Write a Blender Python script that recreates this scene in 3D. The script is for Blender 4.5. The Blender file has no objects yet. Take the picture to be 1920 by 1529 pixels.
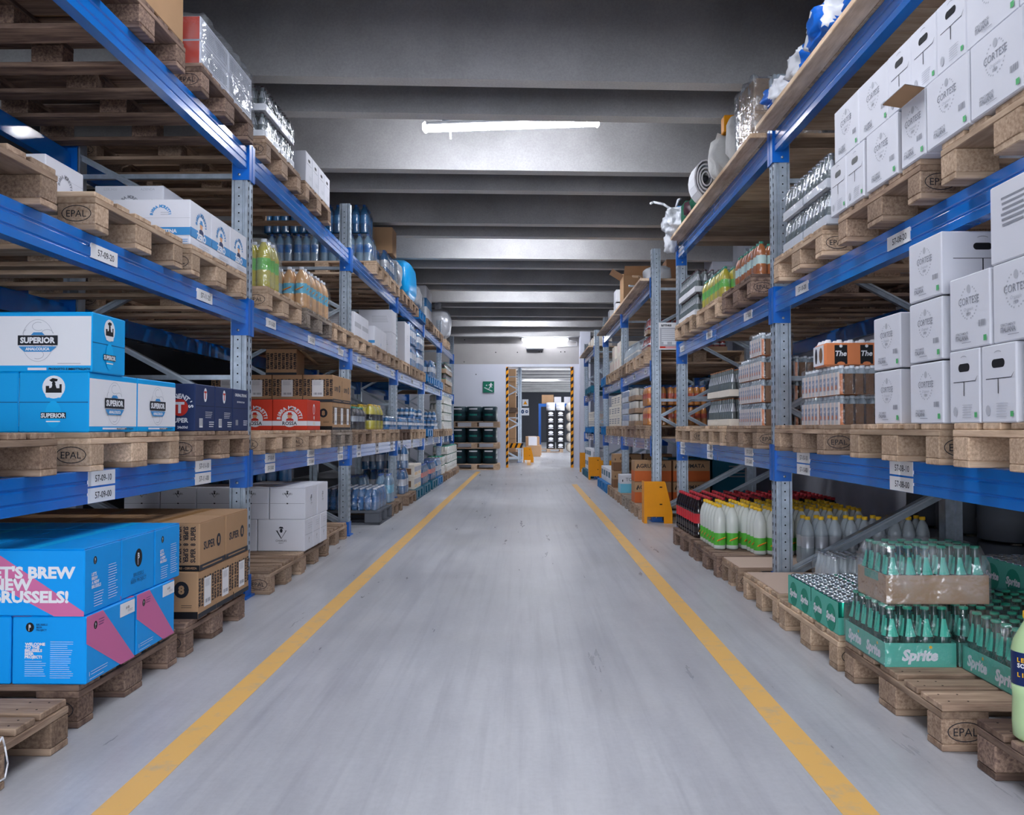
import bpy, math, random
from mathutils import Vector, Matrix, noise as mnoise
random.seed(7)
SC = bpy.context.scene
COL = SC.collection
PI = math.pi
ORD = ['first', 'second', 'third', 'fourth', 'fifth', 'sixth', 'seventh', 'eighth', 'ninth', 'tenth', 'eleventh', 'twelfth']

# ------------------------------------------------------------------ materials
def lin(h):
    if isinstance(h, str):
        h = h.lstrip('#')
        t = [int(h[i:i + 2], 16) / 255 for i in (0, 2, 4)]
    else:
        t = h
    return tuple((c / 12.92 if c <= .04045 else ((c + .055) / 1.055) ** 2.4) for c in t) + (1,)

MATS = {}
def newmat(name):
    m = bpy.data.materials.new(name)
    m.use_nodes = True
    nt = m.node_tree
    nt.nodes.clear()
    out = nt.nodes.new('ShaderNodeOutputMaterial')
    return m, nt, out

def nd(nt, t, **kw):
    n = nt.nodes.new(t)
    for k, v in kw.items():
        if k.startswith('i_'):
            n.inputs[k[2:].replace('_', ' ')].default_value = v
        else:
            setattr(n, k, v)
    return n

def coords(nt, scale=(1, 1, 1), kind='Object'):
    tc = nd(nt, 'ShaderNodeTexCoord')
    mp = nd(nt, 'ShaderNodeMapping')
    mp.inputs['Scale'].default_value = scale
    nt.links.new(tc.outputs[kind], mp.inputs['Vector'])
    return mp.outputs['Vector']

def noise(nt, vec, scale, detail=3, rough=.55):
    n = nd(nt, 'ShaderNodeTexNoise')
    n.inputs['Scale'].default_value = scale
    n.inputs['Detail'].default_value = detail
    n.inputs['Roughness'].default_value = rough
    nt.links.new(vec, n.inputs['Vector'])
    return n.outputs['Fac']

def ramp(nt, fac, a, b, ca, cb):
    r = nd(nt, 'ShaderNodeValToRGB')
    r.color_ramp.elements[0].position = a
    r.color_ramp.elements[0].color = ca
    r.color_ramp.elements[1].position = b
    r.color_ramp.elements[1].color = cb
    nt.links.new(fac, r.inputs['Fac'])
    return r.outputs['Color']

def mixc(nt, fac, a, b, mode='MIX'):
    m = nd(nt, 'ShaderNodeMix', data_type='RGBA', blend_type=mode)
    for sock, v in ((m.inputs[0], fac), (m.inputs[6], a), (m.inputs[7], b)):
        if hasattr(v, 'links'):
            nt.links.new(v, sock)
        else:
            sock.default_value = v
    return m.outputs[2]

def mul(c, k):
    return (c[0] * k, c[1] * k, c[2] * k, 1)

def pm(name, col, rough=.55, metal=0, spec=.25, nz=0, nscale=8, bump=0, bscale=40, stretch=(1, 1, 1), rand=0, alpha=1, coat=0):
    if name in MATS:
        return MATS[name]
    m, nt, out = newmat(name)
    p = nd(nt, 'ShaderNodeBsdfPrincipled')
    c = lin(col)
    p.inputs['Roughness'].default_value = rough
    p.inputs['Metallic'].default_value = metal
    p.inputs['Specular IOR Level'].default_value = spec
    p.inputs['Coat Weight'].default_value = coat
    p.inputs['Coat Roughness'].default_value = .12
    src = None
    if nz or bump:
        vec = coords(nt, stretch)
    if nz:
        f = noise(nt, vec, nscale)
        src = ramp(nt, f, .3, .7, mul(c, 1 - nz), mul(c, 1 + nz * .6))
    if rand:
        oi = nd(nt, 'ShaderNodeObjectInfo')
        mr = nd(nt, 'ShaderNodeMapRange')
        mr.inputs['To Min'].default_value = 1 - rand
        mr.inputs['To Max'].default_value = 1 + rand * .5
        nt.links.new(oi.outputs['Random'], mr.inputs['Value'])
        hs = nd(nt, 'ShaderNodeHueSaturation')
        nt.links.new(mr.outputs['Result'], hs.inputs['Value'])
        if src is not None:
            nt.links.new(src, hs.inputs['Color'])
        else:
            hs.inputs['Color'].default_value = c
        src = hs.outputs['Color']
    if src is not None:
        nt.links.new(src, p.inputs['Base Color'])
    else:
        p.inputs['Base Color'].default_value = c
    if bump:
        b = nd(nt, 'ShaderNodeBump')
        b.inputs['Strength'].default_value = bump
        b.inputs['Distance'].default_value = .01
        nt.links.new(noise(nt, vec, bscale), b.inputs['Height'])
        nt.links.new(b.outputs['Normal'], p.inputs['Normal'])
    last = p.outputs['BSDF']
    if alpha < 1:
        t = nd(nt, 'ShaderNodeBsdfTransparent')
        t.inputs['Color'].default_value = tuple(.5 + .5 * x for x in c[:3]) + (1,)
        mx = nd(nt, 'ShaderNodeMixShader')
        mx.inputs[0].default_value = alpha
        nt.links.new(t.outputs[0], mx.inputs[1])
        nt.links.new(last, mx.inputs[2])
        last = mx.outputs[0]
    nt.links.new(last, out.inputs['Surface'])
    MATS[name] = m
    return m

def wood(name, light, dark, axis, grain=30, block=False):
    m, nt, out = newmat(name)
    p = nd(nt, 'ShaderNodeBsdfPrincipled')
    p.inputs['Roughness'].default_value = .8
    p.inputs['Specular IOR Level'].default_value = .2
    oi = nd(nt, 'ShaderNodeObjectInfo')
    tc = nd(nt, 'ShaderNodeTexCoord')
    ad = nd(nt, 'ShaderNodeVectorMath', operation='ADD')
    sc_ = nd(nt, 'ShaderNodeVectorMath', operation='SCALE')
    cx = nd(nt, 'ShaderNodeCombineXYZ')
    for k in range(3):
        nt.links.new(oi.outputs['Random'], cx.inputs[k])
    nt.links.new(cx.outputs[0], sc_.inputs[0])
    sc_.inputs['Scale'].default_value = 37
    nt.links.new(tc.outputs['Object'], ad.inputs[0])
    nt.links.new(sc_.outputs[0], ad.inputs[1])
    mp = nd(nt, 'ShaderNodeMapping')
    s = [1, 1, 1] if block else [grain / 3] * 3
    if not block:
        s[axis] = 1
    mp.inputs['Scale'].default_value = s
    nt.links.new(ad.outputs[0], mp.inputs['Vector'])
    v = mp.outputs['Vector']
    f1 = noise(nt, v, 95 if block else 3.2, 4, .65)
    f2 = noise(nt, ad.outputs[0], 2.2, 3)
    L, D = lin(light), lin(dark)
    c1 = ramp(nt, f1, .34, .66, D, L)
    c2 = ramp(nt, f2, .38, .75, (1, 1, 1, 1), (.5, .46, .44, 1))
    c = mixc(nt, .85, c1, c2, 'MULTIPLY')
    mr = nd(nt, 'ShaderNodeMapRange')
    mr.inputs['To Min'].default_value = .72
    mr.inputs['To Max'].default_value = 1.18
    nt.links.new(oi.outputs['Random'], mr.inputs['Value'])
    hs = nd(nt, 'ShaderNodeHueSaturation')
    nt.links.new(mr.outputs['Result'], hs.inputs['Value'])
    nt.links.new(c, hs.inputs['Color'])
    nt.links.new(hs.outputs['Color'], p.inputs['Base Color'])
    b = nd(nt, 'ShaderNodeBump')
    b.inputs['Strength'].default_value = .35
    b.inputs['Distance'].default_value = .004
    nt.links.new(f1, b.inputs['Height'])
    nt.links.new(b.outputs['Normal'], p.inputs['Normal'])
    nt.links.new(p.outputs['BSDF'], out.inputs['Surface'])
    MATS[name] = m
    return m

for tone, (l, d) in {'pale': ('#f0d8bc', '#cfb090'), 'new': ('#dfc4a8', '#b0937a'), 'mid': ('#c0a68e', '#8a7160'), 'old': ('#a48a78', '#64504a'), 'grey': ('#b0a498', '#74685e')}.items():
    wood('wood_x_' + tone, l, d, 0)
    wood('wood_y_' + tone, l, d, 1)
    wood('wood_b_' + tone, l, d, 2, block=True)

def film(name, tint='#e8f0f6', white=.10, gloss=.16, bscale=14, bump=.6):
    m, nt, out = newmat(name)
    vec = coords(nt)
    t = nd(nt, 'ShaderNodeBsdfTransparent')
    t.inputs['Color'].default_value = lin(tint)
    g = nd(nt, 'ShaderNodeBsdfGlossy')
    g.inputs['Roughness'].default_value = .12
    d = nd(nt, 'ShaderNodeBsdfDiffuse')
    d.inputs['Color'].default_value = (.85, .88, .92, 1)
    b = nd(nt, 'ShaderNodeBump')
    b.inputs['Strength'].default_value = bump
    b.inputs['Distance'].default_value = .02
    n = noise(nt, vec, bscale, 3)
    nt.links.new(n, b.inputs['Height'])
    nt.links.new(b.outputs['Normal'], g.inputs['Normal'])
    lw = nd(nt, 'ShaderNodeLayerWeight')
    lw.inputs['Blend'].default_value = .25
    ma = nd(nt, 'ShaderNodeMath', operation='MULTIPLY_ADD')
    nt.links.new(lw.outputs['Facing'], ma.inputs[0])
    ma.inputs[1].default_value = .25
    ma.inputs[2].default_value = gloss
    m1 = nd(nt, 'ShaderNodeMixShader')
    nt.links.new(ma.outputs[0], m1.inputs[0])
    nt.links.new(t.outputs[0], m1.inputs[1])
    nt.links.new(g.outputs[0], m1.inputs[2])
    r = nd(nt, 'ShaderNodeMapRange')
    r.inputs['From Min'].default_value = .45
    r.inputs['From Max'].default_value = .75
    r.inputs['To Min'].default_value = white * .4
    r.inputs['To Max'].default_value = white * 2.2
    nt.links.new(n, r.inputs['Value'])
    m2 = nd(nt, 'ShaderNodeMixShader')
    nt.links.new(r.outputs[0], m2.inputs[0])
    nt.links.new(m1.outputs[0], m2.inputs[1])
    nt.links.new(d.outputs[0], m2.inputs[2])
    nt.links.new(m2.outputs[0], out.inputs['Surface'])
    MATS[name] = m

film('film', '#fbfdff', .025, .06, 16, 1.0)
film('film_crinkle', '#f4f8ff', .22, .2, 13, 1.4)
film('film_heavy', '#f8fbff', .09, .11, 11, 1.1)

def emis(name, col, s):
    m, nt, out = newmat(name)
    e = nd(nt, 'ShaderNodeEmission')
    e.inputs['Color'].default_value = lin(col)
    e.inputs['Strength'].default_value = s
    nt.links.new(e.outputs[0], out.inputs['Surface'])
    MATS[name] = m

def M(n):
    return MATS[n]

# ------------------------------------------------------------------ text outlines
_G = {}
def glyphs(s, bold=0.0):
    k = (s, bold)
    if k in _G:
        return _G[k]
    cu = bpy.data.curves.new('lettering', 'FONT')
    cu.body = s
    cu.size = 1
    cu.resolution_u = 2
    cu.offset = bold
    cu.fill_mode = 'FRONT'
    o = bpy.data.objects.new('lettering', cu)
    me = bpy.data.meshes.new_from_object(o)
    vs = [(v.co.x, v.co.y) for v in me.vertices]
    fs = [tuple(p.vertices) for p in me.polygons]
    bpy.data.objects.remove(o)
    bpy.data.curves.remove(cu)
    bpy.data.meshes.remove(me)
    if vs:
        x0 = min(v[0] for v in vs)
        x1 = max(v[0] for v in vs)
    else:
        x0 = x1 = 0
    _G[k] = (vs, fs, x0, x1)
    return _G[k]

# ------------------------------------------------------------------ mesh builder
class MB:
    def __init__(s):
        s.v, s.f, s.m, s.sm, s.mats = [], [], [], [], []
        s.X = None
    def mi(s, mat):
        if mat not in s.mats:
            s.mats.append(mat)
        return s.mats.index(mat)
    def add(s, vs, fs, mat, smooth=False):
        b = len(s.v)
        if s.X is not None:
            vs = [tuple(s.X @ Vector(v)) for v in vs]
        s.v.extend(vs)
        i = s.mi(mat)
        for f in fs:
            s.f.append(tuple(b + k for k in f))
            s.m.append(i)
            s.sm.append(smooth)
    def box(s, x0, x1, y0, y1, z0, z1, mat, bev=0):
        if x1 < x0: x0, x1 = x1, x0
        if bev <= 0:
            s.add([(x0, y0, z0), (x1, y0, z0), (x1, y1, z0), (x0, y1, z0), (x0, y0, z1), (x1, y0, z1), (x1, y1, z1), (x0, y1, z1)],
                  [(0, 3, 2, 1), (4, 5, 6, 7), (0, 1, 5, 4), (1, 2, 6, 5), (2, 3, 7, 6), (3, 0, 4, 7)], mat)
            return
        b = min(bev, (x1 - x0) * .45, (y1 - y0) * .45, (z1 - z0) * .45)
        vs, idx = [], {}
        for i in (0, 1):
            for j in (0, 1):
                for k in (0, 1):
                    P = (x1 if i else x0, y1 if j else y0, z1 if k else z0)
                    S = (-b if i else b, -b if j else b, -b if k else b)
                    for a in range(3):
                        q = [P[t] + (0 if t == a else S[t]) for t in range(3)]
                        idx[(i, j, k, a)] = len(vs)
                        vs.append(tuple(q))
        fs = []
        for a in range(3):
            o = [t for t in range(3) if t != a]
            for e in (0, 1):
                ring = []
                for (p, q) in ((0, 0), (1, 0), (1, 1), (0, 1)):
                    c = [0, 0, 0]
                    c[a] = e; c[o[0]] = p; c[o[1]] = q
                    ring.append(idx[(c[0], c[1], c[2], a)])
                flip = (a == 1) != (e == 0)
                fs.append(tuple(reversed(ring)) if flip else tuple(ring))
        for a in range(3):
            o = [t for t in range(3) if t != a]
            for p in (0, 1):
                for q in (0, 1):
                    c0, c1 = [0, 0, 0], [0, 0, 0]
                    c0[o[0]] = c1[o[0]] = p
                    c0[o[1]] = c1[o[1]] = q
                    c1[a] = 1
                    fs.append((idx[tuple(c0) + (o[0],)], idx[tuple(c1) + (o[0],)], idx[tuple(c1) + (o[1],)], idx[tuple(c0) + (o[1],)]))
        for i in (0, 1):
            for j in (0, 1):
                for k in (0, 1):
                    fs.append((idx[(i, j, k, 0)], idx[(i, j, k, 1)], idx[(i, j, k, 2)]))
        s.add(vs, fs, mat)
    def prism(s, pts, axis, a0, a1, mat):
        """polygon in the two other axes, extruded along axis"""
        n = len(pts)
        def mk(p, a):
            if axis == 0: return (a, p[0], p[1])
            if axis == 1: return (p[0], a, p[1])
            return (p[0], p[1], a)
        vs = [mk(p, a0) for p in pts] + [mk(p, a1) for p in pts]
        fs = [tuple(range(n)), tuple(range(2 * n - 1, n - 1, -1))] + [(i, (i + 1) % n, n + (i + 1) % n, n + i) for i in range(n)]
        s.add(vs, fs, mat)
    def lathe(s, prof, seg, mats, cx=0, cy=0, z0=0, smooth=True):
        """prof list of (r,z); mats one name or list per band"""
        rings = []
        vs = []
        for r, z in prof:
            if r < 1e-6:
                rings.append([len(vs)])
                vs.append((cx, cy, z0 + z))
            else:
                rings.append(list(range(len(vs), len(vs) + seg)))
                for k in range(seg):
                    a = 2 * PI * k / seg
                    vs.append((cx + r * math.cos(a), cy + r * math.sin(a), z0 + z))
        by = {}
        for i in range(len(prof) - 1):
            mt = mats if isinstance(mats, str) else mats[i]
            A, B = rings[i], rings[i + 1]
            for k in range(seg):
                k2 = (k + 1) % seg
                if len(A) == 1 and len(B) == 1: continue
                if len(A) == 1: f = (A[0], B[k2], B[k])
                elif len(B) == 1: f = (A[k], A[k2], B[0])
                else: f = (A[k], A[k2], B[k2], B[k])
                by.setdefault(mt, []).append(f)
        b = len(s.v)
        if s.X is not None:
            vs = [tuple(s.X @ Vector(v)) for v in vs]
        s.v.extend(vs)
        for mt, fs in by.items():
            i = s.mi(mt)
            for f in fs:
                s.f.append(tuple(b + k for k in f)); s.m.append(i); s.sm.append(smooth)
    def tube(s, p0, p1, r, mat, seg=8, square=False):
        p0, p1 = Vector(p0), Vector(p1)
        d = (p1 - p0)
        L = d.length
        if L < 1e-6: return
        q = Vector((0, 0, 1)).rotation_difference(d.normalized()).to_matrix()
        vs = []
        n = 4 if square else seg
        for z in (0, L):
            for k in range(n):
                a = 2 * PI * (k + .5) / n
                rr = r * (1.414 if square else 1)
                vs.append(tuple(p0 + q @ Vector((rr * math.cos(a), rr * math.sin(a), z))))
        fs = [tuple(reversed(range(n))), tuple(range(n, 2 * n))] + [(k, (k + 1) % n, n + (k + 1) % n, n + k) for k in range(n)]
        s.add(vs, fs, mat, not square)
    def path(s, pts, r, mat, seg=6):
        for a, b in zip(pts, pts[1:]):
            s.tube(a, b, r, mat, seg)
    def build(s, name, parent=None, loc=(0, 0, 0), rz=0):
        me = bpy.data.meshes.new(name)
        me.from_pydata(s.v, [], s.f)
        for n in s.mats:
            me.materials.append(MATS[n])
        me.polygons.foreach_set('material_index', s.m)
        me.polygons.foreach_set('use_smooth', s.sm)
        me.update()
        o = bpy.data.objects.new(name, me)
        COL.objects.link(o)
        o.location = loc
        o.rotation_euler = (0, 0, rz)
        if parent is not None:
            o.parent = parent
        return o

class Face:
    """draws printing on a flat face; u to the viewer's right, v up, origin at the face centre"""
    def __init__(s, mb, O, U, V, N):
        s.mb, s.O, s.U, s.V, s.N = mb, Vector(O), Vector(U), Vector(V), Vector(N)
        s.k = 0
    def P(s, u, v):
        return tuple(s.O + s.U * u + s.V * v + s.N * (.0006 + .00025 * s.k))
    def poly(s, pts, mat):
        s.mb.add([s.P(u, v) for u, v in pts], [tuple(range(len(pts)))], mat)
        s.k += 1
    def r(s, u, v, w, h, mat):
        s.poly([(u - w / 2, v - h / 2), (u + w / 2, v - h / 2), (u + w / 2, v + h / 2), (u - w / 2, v + h / 2)], mat)
    def e(s, u, v, rx, ry, mat, n=20):
        s.poly([(u + rx * math.cos(2 * PI * k / n), v + ry * math.sin(2 * PI * k / n)) for k in range(n)], mat)
    def rr(s, u, v, w, h, mat, n=5):
        r = min(w, h) / 2
        pts = []
        for cx, cy, a0 in ((w / 2 - r, h / 2 - r, 0), (-w / 2 + r, h / 2 - r, 90), (-w / 2 + r, -h / 2 + r, 180), (w / 2 - r, -h / 2 + r, 270)):
            for k in range(n + 1):
                a = math.radians(a0 + 90 * k / n)
                pts.append((u + cx + r * math.cos(a), v + cy + r * math.sin(a)))
        s.poly(pts, mat)
    def ring(s, u, v, rx, ry, t, mat, a0=0, a1=360, n=24):
        for k in range(n):
            A, B = math.radians(a0 + (a1 - a0) * k / n), math.radians(a0 + (a1 - a0) * (k + 1) / n)
            s.mb.add([s.P(u + rx * math.cos(A), v + ry * math.sin(A)), s.P(u + rx * math.cos(B), v + ry * math.sin(B)),
                      s.P(u + (rx - t) * math.cos(B), v + (ry - t) * math.sin(B)), s.P(u + (rx - t) * math.cos(A), v + (ry - t) * math.sin(A))], [(0, 1, 2, 3)], mat)
        s.k += 1
    def t(s, txt, u, v, size, mat, bold=.0, shear=0, rot=0, align='c', sx=1):
        vs, fs, x0, x1 = glyphs(txt, bold)
        off = -(x0 + x1) / 2 if align == 'c' else (-x0 if align == 'l' else -x1)
        ca, sa = math.cos(rot), math.sin(rot)
        out = []
        for x, y in vs:
            y -= .35
            x = (x + off) * sx + shear * y
            x, y = x * size, y * size
            out.append(s.P(u + x * ca - y * sa, v + x * sa + y * ca))
        s.mb.add(out, fs, mat)
        s.k += 1
    def arc(s, txt, u, v, rad, size, mat, bold=0, spread=180, mid=90):
        n = len(txt)
        for i, ch in enumerate(txt):
            if ch == ' ': continue
            a = math.radians(mid + spread / 2 - spread * (i + .5) / n)
            s.t(ch, u + rad * math.cos(a), v + rad * math.sin(a), size, mat, bold, rot=a - PI / 2)
            s.k -= 1
        s.k += 1
    def lines(s, u, v, w, n, pitch, mat, th=.25, seed=0):
        rg = random.Random(seed)
        for i in range(n):
            ww = w * rg.uniform(.72, 1)
            s.r(u - (w - ww) / 2, v - i * pitch, ww, pitch * th, mat)
            s.k -= 1
        s.k += 1
    def bars(s, u, v, w, h, mat, n=12):
        rg = random.Random(3)
        for i in range(n):
            s.r(u - w / 2 + w * (i + .5) / n, v, w / n * rg.choice((.3, .5, .7)), h, mat)
            s.k -= 1
        s.k += 1

def faces_of(mb, dx, dy, dz, side):
    """faces of a box with origin at bottom centre: near (towards camera), aisle, top"""
    F = {}
    F['near'] = Face(mb, (0, -dy / 2, dz / 2), (1, 0, 0), (0, 0, 1), (0, -1, 0))
    if side < 0:
        F['aisle'] = Face(mb, (dx / 2, 0, dz / 2), (0, 1, 0), (0, 0, 1), (1, 0, 0))
    else:
        F['aisle'] = Face(mb, (-dx / 2, 0, dz / 2), (0, -1, 0), (0, 0, 1), (-1, 0, 0))
    F['top'] = Face(mb, (0, 0, dz), (1, 0, 0), (0, 1, 0), (0, 0, 1))
    return F

# ------------------------------------------------------------------ objects and tags
LABELS = {}
def tag(o, label=None, cat=None, group=None, kind=None):
    if label:
        o['label'] = label
        LABELS.setdefault(label, []).append(o.name)
    if cat: o['category'] = cat
    if group: o['group'] = group
    if kind: o['kind'] = kind
    return o

def struct(mb, name):
    o = mb.build(name)
    o['kind'] = 'structure'
    return o

def empty(name, loc=(0, 0, 0), rz=0, parent=None):
    o = bpy.data.objects.new(name, None)
    o.empty_display_size = .05
    COL.objects.link(o)
    o.location = loc
    o.rotation_euler = (0, 0, rz)
    if parent is not None: o.parent = parent
    return o

def kids(o):
    return KIDS.get(o.name, [])

KIDS = {}
class Proto:
    """builds a thing once; later calls copy it and every part"""
    def __init__(s, fn):
        s.fn, s.root, s.tree = fn, None, None
    def put(s, loc, rz=0, label=None, cat=None, group=None):
        if s.root is None:
            before = set(o.name for o in COL.objects)
            s.root = s.fn()
            new = [o for o in COL.objects if o.name not in before]
            def sub(o):
                return (o, [sub(c) for c in new if c.parent == o])
            s.tree = sub(s.root)
            r = s.root
        else:
            def cp(t, par):
                o, ch = t
                c = o.copy()
                for k in ('label', 'category', 'group'):
                    if par is None and k in c: del c[k]
                COL.objects.link(c)
                c.parent = par
                for x in ch: cp(x, c)
                return c
            r = cp(s.tree, None)
        r.location = loc
        r.rotation_euler = (0, 0, rz)
        tag(r, label, cat, group)
        return r

def layer_word(k, n):
    if n == 1: return ''
    if n == 2: return ('lower layer', 'upper layer')[k]
    if n == 3: return ('bottom layer', 'middle layer', 'top layer')[k]
    return ORD[k] + ' layer up'

def grid(P, side, xa, y0, z0, dx, dy, dz, nx, ny, nz, desc, cat, group, gap=.004, jit=.004, skip=None, rot=.006):
    """rows i away from the aisle, j away from the camera, k upwards"""
    for k in range(nz):
        for j in range(ny):
            for i in range(nx):
                if skip and skip(i, j, k): continue
                x = side * (xa + (i + .5) * (dx + gap) + random.uniform(0, jit))
                y = y0 + (j + .5) * (dy + gap) + random.uniform(-jit, jit) * .4
                w = [desc]
                if nz > 1: w.append(layer_word(k, nz))
                if ny > 1: w.append(ORD[j] + ' from camera')
                if nx > 1: w.append(ORD[i] + ' from aisle')
                P.put((x, y, z0 + k * dz), random.uniform(-rot, rot), ', '.join(w), cat, group)
# ------------------------------------------------------------------ plain materials
pm('blue_steel', '#0070cc', .2, 0, .5, nz=.1, nscale=3, coat=.6)
pm('blue_dark', '#0060bc', .3, 0, .5)
pm('galv', '#adb9c6', .3, .5, .5, nz=.18, nscale=22)
pm('galv_line', '#c9d2da', .3, .8)
pm('hole', '#0b0e14', .9)
pm('label_white', '#e4e4e6', .6)
pm('ink', '#22242c', .7)
pm('ink_grey', '#8b8d96', .7)
pm('ink_pale', '#b4b6be', .7)
pm('white', '#e2e3e8', .6)
pm('white_carton', '#d9dae2', .65, nz=.04, nscale=3)
pm('white_edge', '#c4c6d0', .7)
pm('brown_carton', '#b08c6a', .75, nz=.08, nscale=4, rand=.08)
pm('brown_dark', '#7d5c44', .8)
pm('tape_brown', '#9c7448', .35)
pm('cyan_carton', '#00a0e4', .5, nz=.04, nscale=3)
pm('cyan_bright', '#00acec', .45)
pm('blue_carton', '#0098ea', .5, nz=.04, nscale=3)
pm('pink', '#cc6c9c', .55)
pm('navy_carton', '#27365e', .55, nz=.05)
pm('navy_bright', '#16406e', .55)
pm('red_carton', '#cc3c26', .55, nz=.05)
pm('red_print', '#c8352c', .55)
pm('green_tag', '#57b070', .6)
pm('orange_carton', '#c5622e', .6, nz=.06)
pm('teal', '#128a72', .5)
pm('teal_pale', '#56b3a0', .5)
pm('yellow_guard', '#e8960c', .45, nz=.05)
pm('yellow', '#e8b020', .5)
pm('black', '#15161b', .5)
pm('charcoal', '#33363e', .6)
pm('steel_keg', '#ccc4b8', .3, .1, nz=.15, nscale=9)
pm('black_keg', '#1a3038', .5, nz=.1)
pm('keg_green', '#1d8a7c', .5)
pm('plastic_blue', '#0b6fae', .45)
pm('plastic_teal', '#0f5f78', .45)
pm('plastic_grey', '#5c6068', .6)
pm('skin_print', '#d8a078', .6)
pm('sky_band', '#3e8cc8', .55)
# bottles
pm('pet_lemon', '#eef2ee', .14, 0, .8, alpha=.62)
pm('pet_lemon_label', '#58b23e', .4)
pm('cap_yellow', '#e2b428', .4)
pm('cap_red', '#b02a34', .4)
pm('cap_dark', '#3a1c28', .4)
pm('cap_white', '#e6e8ee', .4)
pm('cap_green', '#1a8a6c', .35)
pm('cap_blue', '#1e5db0', .4)
pm('cap_brown', '#8a5a38', .4)
pm('cap_silver', '#b8bcc4', .25, .8)
pm('cola', '#1c1418', .12, 0, .8)
pm('cola_label', '#c8343c', .4)
pm('cola_label_light', '#e08078', .4)
pm('yellow_drink', '#c9bb3c', .18, 0, .7)
pm('lime_label', '#6cc24a', .4)
pm('peach_drink', '#dfae7c', .2, 0, .7)
pm('peach_label', '#6fc0dc', .4)
pm('orange_drink', '#dc8c3c', .18, 0, .7)
pm('orange_label', '#d8603c', .4)
pm('tea_drink', '#b86a34', .18, 0, .7)
pm('tea_label', '#c8e0d8', .4)
pm('water', '#9cc6e0', .14, 0, .7, alpha=.55)
pm('water_blue', '#2c7cb8', .14, 0, .7, alpha=.75)
pm('water_dark', '#135a8c', .14, 0, .7, alpha=.85)
pm('water_label', '#1d6fb4', .4)
pm('clear_pet', '#ccd6de', .12, 0, .7, alpha=.45)
pm('clear_dark', '#6d7678', .08, 0, .8, alpha=.85)
pm('clear_glass', '#dde4e8', .08, 0, .8, alpha=.66)
pm('silver_label', '#b4b8c0', .35, .3)
pm('green_glass', '#0a4038', .08, 0, .6, alpha=.97)
pm('brown_glass', '#3a2214', .08, 0, .9)
pm('dark_glass', '#10181c', .1, 0, .8)
pm('sprite_label', '#3fb39a', .4)
pm('can_green', '#15937a', .25, .5)
pm('can_top', '#b8c4cc', .25, .8)
pm('cream', '#e4dccf', .55)
pm('red_jar', '#8e2f2c', .2, 0, .7)
pm('bag_white', '#d4d6dc', .45, bump=.5, bscale=12)
pm('bag_blue', '#1a62c0', .4, bump=.5, bscale=12)
pm('wrap_cyan', '#12a0e6', .3, bump=.8, bscale=6, coat=.4)
pm('wrap_silver', '#b6b8be', .3, .2, bump=.8, bscale=9)
pm('cloth', '#c8c8c6', .85, bump=.4, bscale=30)
pm('cloth_green', '#1f5a44', .8)
pm('sign_green', '#0b6b54', .5)
pm('lamp_body', '#c8ccd2', .5)
pm('sheet_card', '#cdb5a4', .75)
pm('wall_white', '#c9ccd8', .7, nz=.03, nscale=1.5)
pm('wall_beige', '#a8a5a4', .85, nz=.08, nscale=2)
pm('wall_grey', '#b4b7c2', .85, nz=.12, nscale=3)
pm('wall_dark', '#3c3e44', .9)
pm('deck_wood_dark', '#5a4438', .85)

def concrete_mat(name, ca, cb):
    m, nt, out = newmat(name)
    p = nd(nt, 'ShaderNodeBsdfPrincipled')
    p.inputs['Roughness'].default_value = .9
    v = coords(nt)
    f = noise(nt, v, 1.1, 6, .6)
    g = noise(nt, v, 60, 3, .7)
    c = ramp(nt, f, .3, .72, lin(ca), lin(cb))
    c = mixc(nt, .35, c, ramp(nt, g, .35, .65, (.6, .6, .6, 1), (1, 1, 1, 1)), 'MULTIPLY')
    nt.links.new(c, p.inputs['Base Color'])
    nt.links.new(p.outputs[0], out.inputs['Surface'])
    MATS[name] = m
concrete_mat('ceiling_concrete', '#8f8e8f', '#b0afb0')

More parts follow.
